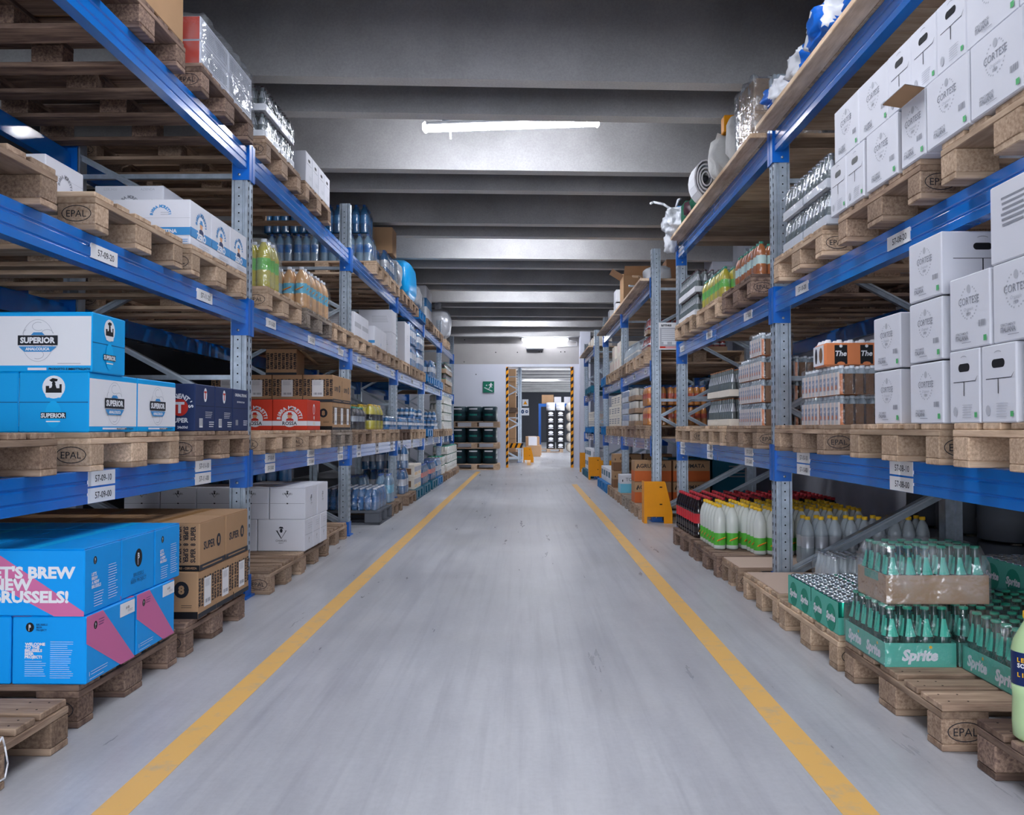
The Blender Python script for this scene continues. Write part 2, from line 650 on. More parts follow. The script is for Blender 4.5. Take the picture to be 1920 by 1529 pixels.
concrete_mat('rib_soffit_lit', '#d2d0cc', '#e6e4e0')  # paler than the rib sides: light bounced off the floor, painted into the colour
def floor_mat():
    m, nt, out = newmat('floor_concrete')
    p = nd(nt, 'ShaderNodeBsdfPrincipled')
    v = coords(nt)
    vs = coords(nt, (5, .6, 1))
    big = noise(nt, v, .55, 5, .6)
    fine = noise(nt, v, 45, 4, .7)
    streak = noise(nt, vs, 1.6, 5, .65)
    base = ramp(nt, big, .3, .7, lin('#b2b3b8'), lin('#cccdd2'))
    base = mixc(nt, .8, base, ramp(nt, streak, .3, .56, (.78, .78, .80, 1), (1, 1, 1, 1)), 'MULTIPLY')
    sk = noise(nt, coords(nt, (10, .22, 1)), 1.8, 4, .6)
    base = mixc(nt, .7, base, ramp(nt, sk, .30, .5, (.8, .8, .82, 1), (1, 1, 1, 1)), 'MULTIPLY')
    base = mixc(nt, .3, base, ramp(nt, fine, .3, .6, (.75, .75, .77, 1), (1, 1, 1, 1)), 'MULTIPLY')
    # yellowish worn patch near the left front
    st = noise(nt, v, .9, 3, .5)
    base = mixc(nt, .35, base, ramp(nt, st, .55, .75, (1, 1, 1, 1), (.93, .9, .8, 1)), 'MULTIPLY')
    nt.links.new(base, p.inputs['Base Color'])
    rr = nd(nt, 'ShaderNodeMapRange')
    rr.inputs['To Min'].default_value = .16
    rr.inputs['To Max'].default_value = .5
    nt.links.new(streak, rr.inputs['Value'])
    nt.links.new(rr.outputs[0], p.inputs['Roughness'])
    p.inputs['Specular IOR Level'].default_value = .5
    b = nd(nt, 'ShaderNodeBump')
    b.inputs['Strength'].default_value = .12
    b.inputs['Distance'].default_value = .004
    nt.links.new(fine, b.inputs['Height'])
    nt.links.new(b.outputs['Normal'], p.inputs['Normal'])
    nt.links.new(p.outputs[0], out.inputs['Surface'])
    MATS['floor_concrete'] = m
floor_mat()

def line_mat():
    m, nt, out = newmat('line_paint')
    p = nd(nt, 'ShaderNodeBsdfPrincipled')
    v = coords(nt)
    f = noise(nt, v, 9, 5, .7)
    nt.links.new(mixc(nt, ramp(nt, f, .52, .78, (0, 0, 0, 1), (.8, .8, .8, 1)), lin('#edbb68'), lin('#b4ae9e')), p.inputs['Base Color'])
    p.inputs['Roughness'].default_value = .45
    nt.links.new(p.outputs[0], out.inputs['Surface'])
    MATS['line_paint'] = m
line_mat()
emis('lamp_glow', '#f4f7ff', 38)
emis('lamp_glow_far', '#f4f7ff', 7)

# ------------------------------------------------------------------ camera and world
cam = bpy.data.cameras.new('camera')
cam.lens = 30
cam.sensor_width = 36
cam.clip_start = .05
co = bpy.data.objects.new('camera', cam)
COL.objects.link(co)
co.location = (0, 0, 1)
co.rotation_euler = (math.radians(90 + 1.379), 0, math.radians(.895))
SC.camera = co
w = bpy.data.worlds.new('world')
SC.world = w
w.use_nodes = True
w.node_tree.nodes['Background'].inputs[0].default_value = (.86, .91, 1, 1)
w.node_tree.nodes['Background'].inputs[1].default_value = 2.3
SC.view_settings.view_transform = 'Standard'
SC.view_settings.look = 'None'
SC.view_settings.gamma = 1
SC.view_settings.exposure = 1.72
SC.cycles.use_denoising = True
SC.cycles.adaptive_threshold = .02
SC.cycles.max_bounces = 8
SC.cycles.transparent_max_bounces = 16
SC.cycles.caustics_reflective = False
SC.cycles.caustics_refractive = False
SC.cycles.sample_clamp_indirect = 6

# ------------------------------------------------------------------ room shell
XL, XR, YB, YW, ZC = -4.6, 3.1, -6.0, 21.6, 4.25
mb = MB(); mb.box(XL, 9, YB, 61, -.1, 0, 'floor_concrete'); struct(mb, 'floor')
for n, xc in ((1, -1.075), (2, .868)):
    mb = MB(); mb.box(xc - .048, xc + .048, YB, 19.6 if n == 1 else 15.2, 0, .0012, 'line_paint'); struct(mb, 'trim_%d' % n)
mb = MB(); mb.box(.05, .15, 23, 29, 0, .0012, 'line_paint', 0); struct(mb, 'trim_3')
mb = MB(); mb.box(XL - .2, 9, YB, 61, ZC, ZC + .2, 'ceiling_concrete'); struct(mb, 'ceiling')
n = 4
TH = math.radians(3.3)
ribs = []
k = 4000.0
for y in (-4.9, -4.2, -2.75, -2.05, -.6, .1, 1.52, 2.22, 4.0, 4.65, 6.14, 6.82, 8.30, 9.0, 10.46, 11.16, 12.62, 13.33, 14.78, 15.5, 16.94, 17.66, 19.1, 19.8, 21.0):
    mb = MB()
    h = (ZC + .02 - 3.5)
    # tapering stem of a precast floor unit
    a, b = .07, .10
    x0, x1 = (XL - .1, XR + .1)
    pts = lambda x: [(x, y + x * math.tan(TH) - a, 3.5), (x, y + x * math.tan(TH) + a, 3.5), (x, y + x * math.tan(TH) + b, 3.5 + h), (x, y + x * math.tan(TH) - b, 3.5 + h)]
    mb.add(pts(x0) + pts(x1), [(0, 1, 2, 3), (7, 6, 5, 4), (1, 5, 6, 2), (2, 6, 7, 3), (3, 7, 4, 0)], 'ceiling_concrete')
    mb.add([pts(x0)[0], pts(x0)[1], pts(x1)[0], pts(x1)[1]], [(0, 2, 3, 1)], 'rib_soffit_lit')  # underside gets the paler tone with floor bounce painted in
    struct(mb, 'trim_%d' % n); n += 1
mb = MB(); mb.box(XL, XR, 21.25, YW, 3.29, ZC, 'ceiling_concrete'); struct(mb, 'trim_%d' % n); n += 1
mb = MB(); mb.box(XR, XR + .2, YB, YW, 0, ZC, 'wall_grey'); struct(mb, 'wall_right')
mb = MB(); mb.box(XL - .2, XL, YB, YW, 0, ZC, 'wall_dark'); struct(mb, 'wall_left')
DX0, DX1, DZ = -.49, 1.215, 2.55
mb = MB()
mb.box(XL, DX0, YW, YW + .25, 0, 2.62, 'wall_white')
mb.box(DX1, XR, YW, YW + .25, 0, 2.62, 'wall_white')
mb.box(DX0, DX1, YW, YW + .25, DZ, 2.62, 'wall_white')
mb.box(XL, XR, YW, YW + .25, 2.62, 3.4, 'wall_beige')
for (x, z) in ((-1.54, 3.24), (-.75, 2.92), (-.2, 2.92), (-1.55, 2.68), (-1.25, 2.36), (.35, 2.93), (.42, 2.93), (.9, 2.93), (1.0, 2.93)):
    mb.lathe([(.014, 0), (.014, .004), (0, .004)], 8, 'hole')
    # move the disc onto the wall
    b0 = len(mb.v) - 17
    for q in range(b0, len(mb.v)):
        px, py, pz = mb.v[q]
        mb.v[q] = (x + px, YW - pz, z + py)
struct(mb, 'wall_back')
mb = MB(); mb.box(1.36, 1.62, 21.2, YW, 0, 3.4, 'wall_white'); struct(mb, 'trim_%d' % n); n += 1
# striped corner guards of the doorway
for x0, x1, nm in ((DX0 + .001, DX0 + .06, 'left'), (DX1 - .06, DX1 - .001, 'right')):
    mb = MB()
    mb.box(x0, x1, YW - .02, YW + .27, 0, DZ, 'yellow_guard')
    f = Face(mb, ((x0 + x1) / 2, YW - .02, 0), (1, 0, 0), (0, 0, 1), (0, -1, 0))
    z = .05
    hw = (x1 - x0) / 2
    while z < DZ - .1:
        f.poly([(-hw, z), (hw, z + .05), (hw, z + .13), (-hw, z + .08)], 'black'); f.k = 0
        z += .17
    xs = x1 if nm == 'left' else x0
    sg = 1 if nm == 'left' else -1
    f = Face(mb, (xs, YW + .12, 0), (0, sg, 0), (0, 0, 1), (sg, 0, 0))
    z = .05
    while z < DZ - .2:
        f.poly([(-.13, z), (.13, z + .09), (.13, z + .17), (-.13, z + .08)], 'black'); f.k = 0
        z += .17
    tag(mb.build('corner_guard'), 'yellow and black striped corner guard on the %s door jamb' % nm, 'corner guard')
# concrete column with striped protection, behind the right rack
c = empty('column_guard', (2.98, 12.75, 0))
tag(c, 'yellow and black striped board around the foot of the white column', 'column guard')
mb = MB()
mb.box(-.2, .12, 0, .02, 0, 1.1, 'yellow_guard')
f = Face(mb, (-.04, 0, 0), (1, 0, 0), (0, 0, 1), (0, -1, 0))
for z in (.05, .45, .85):
    f.poly([(-.16, z + .2), (.16, z), (.16, z + .2 if z < .8 else 1.08), (-.16, z + .4 if z < .6 else 1.08)], 'black'); f.k = 0
mb.build('front_board', c)
mb = MB()
mb.box(-.22, -.2, 0, .12, 0, 1.1, 'yellow_guard'); mb.box(-.22, -.2, .34, .62, 0, 1.1, 'yellow_guard')
mb.build('side_board', c)
mb = MB(); mb.box(2.80, XR, 12.78, 13.35, 0, 3.6, 'wall_white'); struct(mb, 'trim_%d' % n); n += 1
# second hall
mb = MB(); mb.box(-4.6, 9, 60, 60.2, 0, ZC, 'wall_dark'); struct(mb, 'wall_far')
for y in [22.6 + 2.15 * i for i in range(17)]:
    mb = MB(); mb.box(-4, 8, y, y + .25, 3.45, ZC, 'ceiling_concrete'); mb.box(-4, 8, y - .01, y + .27, 3.42, 3.449, 'rib_soffit_lit'); struct(mb, 'trim_%d' % n); n += 1  # thin pale slab under each rib carries the painted bounce light
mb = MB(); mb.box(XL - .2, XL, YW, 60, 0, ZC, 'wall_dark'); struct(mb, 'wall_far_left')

# ------------------------------------------------------------------ lamps
def lamp(L):
    def fn():
        r = empty('tube_lamp')
        mb = MB()
        mb.box(-L / 2, L / 2, -.045, .045, .02, .06, 'lamp_body', .012)
        mb.build('housing', r)
        mb = MB()
        pr = []
        for q in range(9):
            a = PI + PI * q / 8
            pr.append((.045 * math.cos(a), .02 + .04 * math.sin(a)))
        mb.prism(pr, 0, -L / 2 + .02, L / 2 - .02, 'lamp_glow')
        mb.build('diffuser', r)
        for sx in (-1, 1):
            mb = MB(); mb.box(sx * L / 2 - .02, sx * L / 2 + .02, -.047, .047, -.022, .062, 'lamp_glow', .02)
            mb.build('end_cap', r)
            mb = MB(); mb.tube((sx * L * .38, 0, .07), (sx * L * .38, 0, .5), .004, 'galv'); mb.tube((sx * L * .38 - .03, 0, .085), (sx * L * .38 + .03, 0, .085), .01, 'galv')
            mb.build('hanger', r)
        mb = MB(); mb.box(-L * .355, -L * .345, -.005, .005, -.09, -.03, 'white'); mb.build('pull_tab', r)
        return r
    return Proto(fn)
LP = lamp(1.5)
LP.put((-.13, 7.36, 3.62), math.radians(-4.6), 'bright tube lamp hanging between the concrete ceiling ribs over the aisle', 'lamp')
for i, (y, z) in enumerate(((3.2, 3.72), (-1.0, 3.72), (11.7, 3.76), (15.9, 3.76), (20.15, 3.76))):
    LP.put((0, y, z), math.radians(-2), ['tube lamp tucked between ceiling ribs above the nearest bays', 'tube lamp above the camera', 'tube lamp hidden between ribs, second along the far aisle', 'tube lamp hidden between ribs, third along the far aisle', 'tube lamp hidden between ribs nearest the end wall'][i], 'lamp')
for i, y in enumerate((25, 29.5, 34, 44)):
    LP.put((.8, y, 3.7), 0, 'tube lamp in the far hall, %s from the doorway' % ORD[i], 'lamp', 'far hall lamps')
# lamp and small heater box on the end wall over the door
r = empty('wall_lamp', (.5, 21.5, 3.22)); tag(r, 'white strip lamp mounted on the end wall over the doorway', 'lamp')
mb = MB(); mb.box(-.6, .6, 0, .1, 0, .06, 'lamp_body', .01); mb.build('housing', r)
mb = MB(); mb.box(-.58, .58, -.05, .0, -.035, .035, 'lamp_glow_far', .02); mb.build('diffuser', r)
mb = MB(); mb.path([(.62, .08, 0), (.8, .08, -.03), (.8, .08, -.14), (.3, .08, -.16)], .008, 'white'); mb.build('cable', r)
r = empty('emergency_light', (.24, 21.5, 2.98)); tag(r, 'small white emergency light box under the end wall lamp', 'lamp')
mb = MB(); mb.box(-.22, .22, 0, .1, .02, .09, 'white', .01); mb.build('housing', r)
mb = MB(); mb.box(-.21, .21, -.01, .09, -.015, .02, 'charcoal'); mb.build('lens', r)
# exit sign
r = empty('exit_sign', (-.93, 21.58, 2.04)); tag(r, 'square green sign with a white figure running down stairs on the end wall', 'sign')
mb = MB(); mb.box(-.142, .142, -.01, 0, -.142, .142, 'sign_green'); mb.build('panel', r)
mb = MB()
f = Face(mb, (0, -.01, 0), (1, 0, 0), (0, 0, 1), (0, -1, 0))
for q in range(6):
    f.r(-.095 + q * .034, -.02 - q * .016, .04, .016, 'white'); f.k = 1
    f.r(-.08 + q * .034, -.028 - q * .016, .012, .026, 'white'); f.k = 2
f.poly([(-.075, .04), (-.045, .065), (-.045, .052), (-.03, .052), (-.03, .036), (-.045, .036), (-.045, .022)], 'white')
f.e(.062, .088, .016, .016, 'white', 12)
f.poly([(.03, .075), (.07, .07), (.085, .05), (.06, .0), (.035, .02)], 'white')
f.poly([(.06, .01), (.075, -.01), (.095, -.02), (.09, -.005), (.07, .02)], 'white')
f.poly([(.035, .02), (.02, -.02), (.0, -.03), (.005, -.045), (.035, -.03), (.055, .005)], 'white')
f.poly([(.04, .07), (.0, .055), (-.005, .04), (.04, .05)], 'white')
f.poly([(.07, .065), (.1, .04), (.108, .05), (.08, .075)], 'white')
mb.build('pictogram', r)

# ------------------------------------------------------------------ racking
def post_mesh(h, side):
    """perforated upright; local origin at its aisle face, near face at y=0, 0.1 wide and deep; x grows away from the aisle"""
    mb = MB()
    s = side
    D, W = .095, .10
    prof = [(0, 0), (0, W * .3), (.008, W * .36), (.008, W * .64), (0, W * .7), (0, W), (.035, W), (.042, W - .012), (D, W - .012), (D, W - .02), (D, .02), (D, .006), (.082, .006), (.075, .0), (.03, .0), (.026, .008), (.018, .008), (.014, 0)]
    pts = [(s * a, b) for a, b in prof]
    if s < 0: pts.reverse()
    mb.prism(pts, 2, 0, h, 'galv')
    z = .12
    while z < h - .05:
        for xx in (.066,):
            mb.add([(s * (.05 + a), -.0006, z + b) for a, b in ((0, -.005), (.0035, -.0035), (.005, 0), (.0035, .0035), (0, .005), (-.0035, .0035), (-.005, 0), (-.0035, -.0035))], [tuple(range(8))], 'hole')
        for yy in (.022, .078):
            mb.add([(-s * .0006, yy + a, z + b) for a, b in ((-.005, -.012), (.005, -.012), (.007, .006), (0, .013), (-.007, .006))], [(0, 1, 2, 3, 4)], 'hole')
        z += .05
    return mb

def frame(side, h):
    def fn():
        r = empty('upright_frame')
        a = post_mesh(h, side).build('front_post', r)
        b = post_mesh(h, side).build('rear_post', r)
        b.location = (side * 1.1, .1, 0); b.rotation_euler = (0, 0, PI)
        for x in (0, 1.0):
            mb = MB()
            mb.box(side * (x - .02), side * (x + .125), -.03, .13, 0, .012, 'blue_dark')
            mb.box(side * (x - .006), side * (x + .1), -.007, -.001, .012, .13, 'blue_dark')
            mb.box(side * (x - .006), side * (x), -.006, .105, .012, .13, 'blue_dark')
            for z in (.04, .08, .11):
                mb.box(side * (x + .03), side * (x + .04), -.012, -.006, z, z + .008, 'galv_line')
            mb.build('foot_plate', r)
        z = .12
        up = True
        mbs = []
        for z in (.1, 1.3, 2.5):
            if z < h - .1:
                mb = MB(); mb.tube((side * .08, .05, z), (side * 1.02, .05, z), .014, 'galv', square=True); mb.build('horizontal_brace', r)
        zs = [.12, .62, 1.12, 1.62, 2.12, 2.62]
        for q, (za, zb) in enumerate(zip(zs, zs[1:])):
            if zb < h:
                xa_, xb_ = (.08, 1.02) if q % 2 == 0 else (1.02, .08)
                mb = MB()
                mb.tube((side * xa_, .05, za), (side * xb_, .05, zb), .026 if q == 0 else .017, 'galv', square=True)
                mb.tube((side * xa_, .022, za + .012), (side * xb_, .022, zb + .012), .005, 'galv_line', square=True)
                mb.build('diagonal_brace', r)
        return r
    return Proto(fn)

def beam(side, L, codes, simple=False):
    """local origin: aisle face at x=0, y=0 start, z=0 top; x grows away from the aisle"""
    def fn():
        r = empty('load_beam')
        mb = MB()
        H = .125
        prof = [(0, -H), (.05, -H), (.05, -.028), (.018, -.022), (.018, 0), (.004, 0), (0, -.004), (0, -.036), (.006, -.041), (.006, -.047), (0, -.052), (0, -.084), (.005, -.088), (.005, -.092), (0, -.096)]
        pts = [(side * a, b) for a, b in prof]
        mb.prism(pts if side > 0 else pts[::-1], 1, .002, L - .002, 'blue_steel')
        mb.build('rail', r)
        for e in (0, 1):
            y = 0 if e == 0 else L
            mb = MB()
            sg = 1 if e == 0 else -1
            mb.box(side * -.008, side * .088, y - sg * .0 if sg > 0 else y - .006, y + .006 if sg > 0 else y, -.19, .03, 'blue_dark')
            ya, yb = (y - .045, y + .004) if e == 0 else (y - .004, y + .045)
            mb.box(side * -.012, side * -.004, ya, yb, -.19, .03, 'blue_dark', .002)
            c = mb.build('end_connector', r)
            if not simple:
                mb = MB()
                yy = y + sg * .006
                mb.tube((side * .045, yy - .004 * sg, -.16), (side * .045, yy + .008 * sg, -.16), .008, 'galv_line', 8)
                mb.build('bolt', c)
        for (yo, rows) in codes:
            for q, tx in enumerate(rows):
                mb = MB()
                zc = -.032 - .064 * q if len(rows) > 1 else -.062
                mb.box(-side * .0015, side * .003, yo, yo + .21, zc - .028, zc + .028, 'label_white')
                if side < 0: f = Face(mb, (-side * .0015, yo + .105, zc), (0, 1, 0), (0, 0, 1), (1, 0, 0))
                else: f = Face(mb, (-side * .0015, yo + .105, zc), (0, -1, 0), (0, 0, 1), (-1, 0, 0))
                if not simple: f.t(tx, .01, 0, .036, 'ink', .008)
                else: f.r(0, 0, .11, .02, 'ink_grey')
                mb.build('location_label', r)
        return r
    return Proto(fn)

LVN = ['lower', 'middle', 'top']
BAY = ['nearest bay', 'second bay', 'third bay', 'fourth bay', 'fifth bay', 'farthest bay']
def make_rack(side, X, ups, gaps, levels, h, tag_, bay0, code0, offs, simple_from=2, hh=None, fr0=0):
    FP = {}
    for i, y in enumerate(ups):
        hx = (hh or {}).get(i, h)
        P = FP.setdefault(hx, frame(side, hx))
        P.put((side * X, y, 0), 0, 'galvanised upright frame, %s from the camera in the %s rack' % (ORD[i + fr0], tag_), 'rack upright', tag_ + ' rack uprights')
    RB = {}
    for b in range(len(ups) - 1):
        if b in gaps: continue
        ya, yb = ups[b] + .1, ups[b + 1]
        for l, z in enumerate(levels):
            code = []
            for q, o in enumerate(offs):
                num = code0 + (b + bay0) * 6 + q * 2
                if l == 0: rows = ['57-%02d-10' % num, '57-%02d-00' % num]
                elif l == 1: rows = ['57-%02d-20' % num]
                else: rows = []
                if rows: code.append((o * (yb - ya) / (offs[-1] + .6) if False else o, rows))
            code = [c for c in code if c[0] + .22 < yb - ya]
            beam(side, yb - ya, code, simple=(b + bay0) >= simple_from).put((side * X, ya, z), 0,
                'blue load beam, %s level of %s rack, %s, aisle side' % (LVN[l], tag_, BAY[b + bay0]), 'load beam', tag_ + ' rack front beams')
            key = (round(yb - ya, 2))
            RB.setdefault(key, beam(-side, yb - ya, [], simple=True)).put((side * (X + 1.1), ya, z), 0,
                'blue load beam, %s level of %s rack, %s, rear side' % (LVN[l], tag_, BAY[b + bay0]), 'load beam', tag_ + ' rack rear beams')

LL = (.84, 1.735, 2.655)
RL = (.872, 1.82, 2.79)
LU = (1.76, 4.98, 7.90, 10.80, 13.68, 16.55, 19.44)
make_rack(-1, 1.64, LU, (), LL, 3.1, 'left', 0, 7, (.28, 1.32, 2.36), hh={1: 2.7})
make_rack(1, 1.50, (1.60, 5.13, 8.39), (), RL, 3.14, 'right', 0, 6, (.42, 1.63, 2.83), hh={2: 2.9})
make_rack(1, 1.36, (9.15, 12.0, 14.85, 16.75, 19.6), (2,), (.885, 1.70, 2.60), 2.93, 'far right', 0, 20, (.3, 1.3, 2.2), simple_from=0)
# back to back row in the dark behind the left rack
def back_beam():
    r = empty('load_beam')
    mb = MB(); mb.box(-.025, .025, 0, 2.9, -.12, 0, 'blue_dark'); mb.build('rail', r)
    return r

# ------------------------------------------------------------------ pallets
def stamp(mb, x, y, z, n):
    f = Face(mb, (x, y, z), (1, 0, 0), (0, 0, 1), (0, -1, 0))
    f.ring(0, 0, .056, .031, .003, 'ink')
    f.t('EPAL', 0, -.0, .036, 'ink', .0)

DK = [(-.4, .145), (-.2255, .1), (-.0725, .145), (.1255, .1), (.255, .145)]
def pallet(tone, detail=True, stamped=True, under_only=False):
    def fn():
        rg = random.Random(tone + str(detail))
        wx, wy, wb = 'wood_x_' + tone, 'wood_y_' + tone, 'wood_b_' + tone
        r = empty('pallet') if detail else None
        one = MB()
        def part(name, g):
            if detail:
                mb = MB(); g(mb); mb.build(name, r)
            else: g(one)
        for y0, w_ in DK:
            part('deck_board', lambda mb: (mb.box(-.6 + rg.uniform(0, .008), .6 - rg.uniform(0, .008), y0, y0 + w_, .122 + (rg.uniform(-.0, .002)), .144, wx, .003), [mb.lathe([(.0035, .1441), (.0035, .1445), (0, .1445)], 6, 'hole', xn, yn) for xn in (-.56, -.50, -.02, .04, .50, .56) for yn in (y0 + w_ * .25, y0 + w_ * .72)] if detail else 0))
        for xc in (-.5275, 0, .5275):
            part('stringer_board', lambda mb: mb.box(xc - .0725, xc + .0725, -.4, .4, .100, .122, wy, .002))
            for yc, wd in ((-.35, .1), (0, .145), (.35, .1)):
                def g(mb):
                    mb.box(xc - .0725, xc + .0725, yc - wd / 2, yc + wd / 2, .022, .100, wb, .004)
                    if stamped and yc < -.2 and abs(xc) > .2: stamp(mb, xc, yc - wd / 2, .061, 0)
                part('block', g)
        for y0, w_ in ((-.4, .1), (-.0725, .145), (.3, .1)):
            part('bottom_board', lambda mb: mb.box(-.6, .6, y0, y0 + w_, 0, .022, wx, .003))
        if not detail: return one.build('pallet')
        return r
    return Proto(fn)

def plastic_pallet(mat):
    def fn():
        mb = MB()
        for y0 in (-.4, -.24, -.08, .08, .24):
            mb.box(-.6, .6, y0, y0 + .14, .12, .144, mat, .004)
        for xc in (-.52, 0, .52):
            for yc in (-.33, 0, .33):
                mb.box(xc - .08, xc + .08, yc - .07, yc + .07, .02, .12, mat, .006)
            mb.box(xc - .08, xc + .08, -.4, .4, 0, .02, mat)
        for y0 in (-.4, -.07, .26):
            mb.box(-.6, .6, y0, y0 + .14, 0, .02, mat)
        return mb.build('plastic_pallet')
    return Proto(fn)

PAL = {t: pallet(t) for t in ('new', 'mid', 'old', 'grey')}
PAF = {t: pallet(t, False, False) for t in ('new', 'mid', 'old', 'grey')}
PPL = {'blue': plastic_pallet('plastic_blue'), 'teal': plastic_pallet('plastic_teal'), 'dark': plastic_pallet('plastic_grey')}
TONE = {'new': 'pale new', 'mid': 'brown', 'old': 'worn dark', 'grey': 'weathered grey'}
SIDE = {-1: 'left', 1: 'right'}
LVP = ['on the floor under the %s rack', 'on the lower beams of the %s rack', 'on the middle beams of the %s rack', 'on the top beams of the %s rack']
PCOUNT = {}
def put_pallet(side, lvl, y0, xa, z, tone, rackname=None, sc=1):
    """y0 = near end of the 0.8 side, xa = distance of its aisle edge"""
    det = y0 < 8.6
    rk = rackname or SIDE[side]
    k = (rk, lvl)
    PCOUNT[k] = PCOUNT.get(k, 0) + 1
    nth = PCOUNT[k]
    words = ORD + ['thirteenth', 'fourteenth', 'fifteenth', 'sixteenth', 'seventeenth', 'eighteenth']
    if tone in PPL:
        P, t = PPL[tone], tone + ' plastic'
    else:
        P, t = (PAL if det else PAF)[tone], TONE[tone] + ' wooden'
    o = P.put((side * (xa + .6), y0 + .4 * sc, z), random.uniform(-.004, .004), '%s pallet %s, %s from camera' % (t, LVP[lvl] % rk, words[nth - 1]), 'pallet', 'pallets %s' % (LVP[lvl] % rk))
    o.scale = (1, sc, 1)
    return z + .144

for y, t in ((1.90, 'mid'),): put_pallet(-1, 0, y, 1.445, 0, t)
for y, t, x in ((2.84, 'old', 1.485), (3.72, 'old', 1.485), (5.12, 'mid', 1.53), (5.935, 'mid', 1.55), (6.95, 'mid', 1.62)): put_pallet(-1, 0, y, x, 0, t)
for y, t in ((8.8, 'dark'), (9.64, 'mid'), (10.95, 'mid')): put_pallet(-1, 0, y, 1.50, 0, t)
for y, t in ((11.8, 'teal'), (12.72, 'teal'), (13.85, 'teal'), (14.75, 'blue'), (15.62, 'mid'), (16.75, 'mid'), (17.6, 'mid'), (18.5, 'mid')): put_pallet(-1, 0, y, 1.50, 0, t)
for y, t in ((2.08, 'mid'), (3.1, 'new'), (4.1, 'mid'), (5.10, 'new'), (6.16, 'new'), (7.04, 'grey'), (8.02, 'mid'), (8.98, 'new'), (9.98, 'new'), (10.98, 'old'), (11.9, 'new'), (12.82, 'new'), (13.9, 'blue'), (14.9, 'new'), (15.7, 'mid'), (16.8, 'new'), (17.8, 'new')): put_pallet(-1, 1, y, 1.59, LL[0], t)
for y, t in ((2.06, 'mid'), (3.12, 'new'), (4.03, 'new'), (5.23, 'new'), (6.18, 'grey'), (7.08, 'new'), (8.02, 'new'), (9.0, 'mid'), (9.95, 'new'), (10.95, 'new'), (11.9, 'new'), (12.8, 'new'), (13.85, 'blue'), (14.8, 'blue'), (15.68, 'blue'), (16.7, 'new'), (17.6, 'new')): put_pallet(-1, 2, y, 1.59, LL[1], t)
for y, t in ((2.1, 'old'), (3.13, 'old'), (4.13, 'old'), (5.18, 'mid'), (6.12, 'mid'), (9.1, 'new'), (9.96, 'new'), (11.0, 'mid'), (11.9, 'mid'), (12.82, 'blue'), (13.9, 'mid'), (14.8, 'new'), (15.7, 'mid'), (17.2, 'new')): put_pallet(-1, 3, y, 1.59, LL[2], t)
for y, t, x, *q in ((1.76, 'old', 1.33), (2.68, 'mid', 1.285), (3.55, 'new', 1.28), (4.42, 'new', 1.29, .85), (5.27, 'mid', 1.30, .53), (5.75, 'old', 1.28), (6.64, 'old', 1.28)): put_pallet(1, 0, y, x, 0, t, sc=q[0] if q else 1)
for y, t in ((2.06, 'new'), (2.96, 'new'), (4.09, 'mid'), (5.26, 'mid'), (6.17, 'new'), (7.3, 'new')): put_pallet(1, 1, y, 1.42, RL[0], t)
for y, t in ((2.1, 'new'), (3.05, 'mid'), (4.05, 'new'), (5.33, 'old'), (6.25, 'new'), (7.25, 'new')): put_pallet(1, 2, y, 1.41, RL[1], t)
FR = 'far right'
for y, t in ((9.35, 'mid'), (10.25, 'grey'), (11.15, 'mid'), (12.15, 'mid'), (13.1, 'blue'), (13.95, 'blue'), (16.9, 'teal'), (17.8, 'teal')): put_pallet(1, 0, y, 1.24, 0, t, FR)
for y, t in ((9.3, 'mid'), (10.2, 'old'), (11.1, 'mid'), (12.15, 'mid'), (13.0, 'new'), (13.9, 'blue'), (16.9, 'blue'), (17.8, 'blue')): put_pallet(1, 1, y, 1.30, .885, t, FR)
for y, t in ((9.3, 'new'), (10.25, 'new'), (11.13, 'mid'), (12.15, 'new'), (13.0, 'new'), (13.9, 'blue'), (16.9, 'teal'), (17.8, 'teal')): put_pallet(1, 2, y, 1.30, 1.70, t, FR)
# ------------------------------------------------------------------ cartons
def carton(dx, dy, dz, mat, side, near=None, aisle=None, top=None, lid=False, seam=True, edge=None, bev=.004, extra=None, name='carton', right=None):
    """printing callbacks receive a Face; lid=True adds separate top flaps and tape as parts"""
    def fn():
        mb = MB()
        mb.box(-dx / 2, dx / 2, -dy / 2, dy / 2, 0, dz, mat, bev)
        F = faces_of(mb, dx, dy, dz, side)
        if near: near(F['near'], dx, dz)
        if aisle: aisle(F['aisle'], dy, dz)
        if top: top(F['top'], dx, dy)
        if seam and not lid:
            F['top'].r(0, 0, .003, dy * .98, edge or 'ink_grey')
        if not lid and not extra:
            return mb.build(name)
        r = empty(name)
        mb.build('body', r)
        if lid:
            for s in (-1, 1):
                m2 = MB()
                m2.box(min(s * .0015, s * (dx / 2 - .001)), max(s * .0015, s * (dx / 2 - .001)), -dy / 2 + .001, dy / 2 - .001, dz, dz + .003, mat, .001)
                m2.build('top_flap', r)
            m2 = MB(); m2.box(-.022, .022, -dy / 2 + .001, dy / 2 - .001, dz + .0031, dz + .0036, lid if isinstance(lid, str) else 'tape_brown')
            m2.build('tape', r)
        if extra: extra(r, dx, dy, dz)
        return r
    return Proto(fn)

# --- moustached-man style round badge kept as plain shapes
def badge_man(f, u, v, s, hat='sky_band', coat_='navy_carton'):
    f.e(u, v + s * .25, s * .42, s * .46, 'skin_print', 12)
    f.poly([(u - s * .75, v - s * .9), (u - s * .6, v - s * .25), (u - s * .25, v - s * .1), (u + s * .25, v - s * .1), (u + s * .65, v - s * .3), (u + s * .8, v - s * .9)], coat_)
    f.poly([(u - s * .7, v + s * .5), (u + s * .7, v + s * .42), (u + s * .38, v + s * .62), (u + s * .3, v + s * .95), (u - s * .3, v + s * .95), (u - s * .4, v + s * .6)], hat)

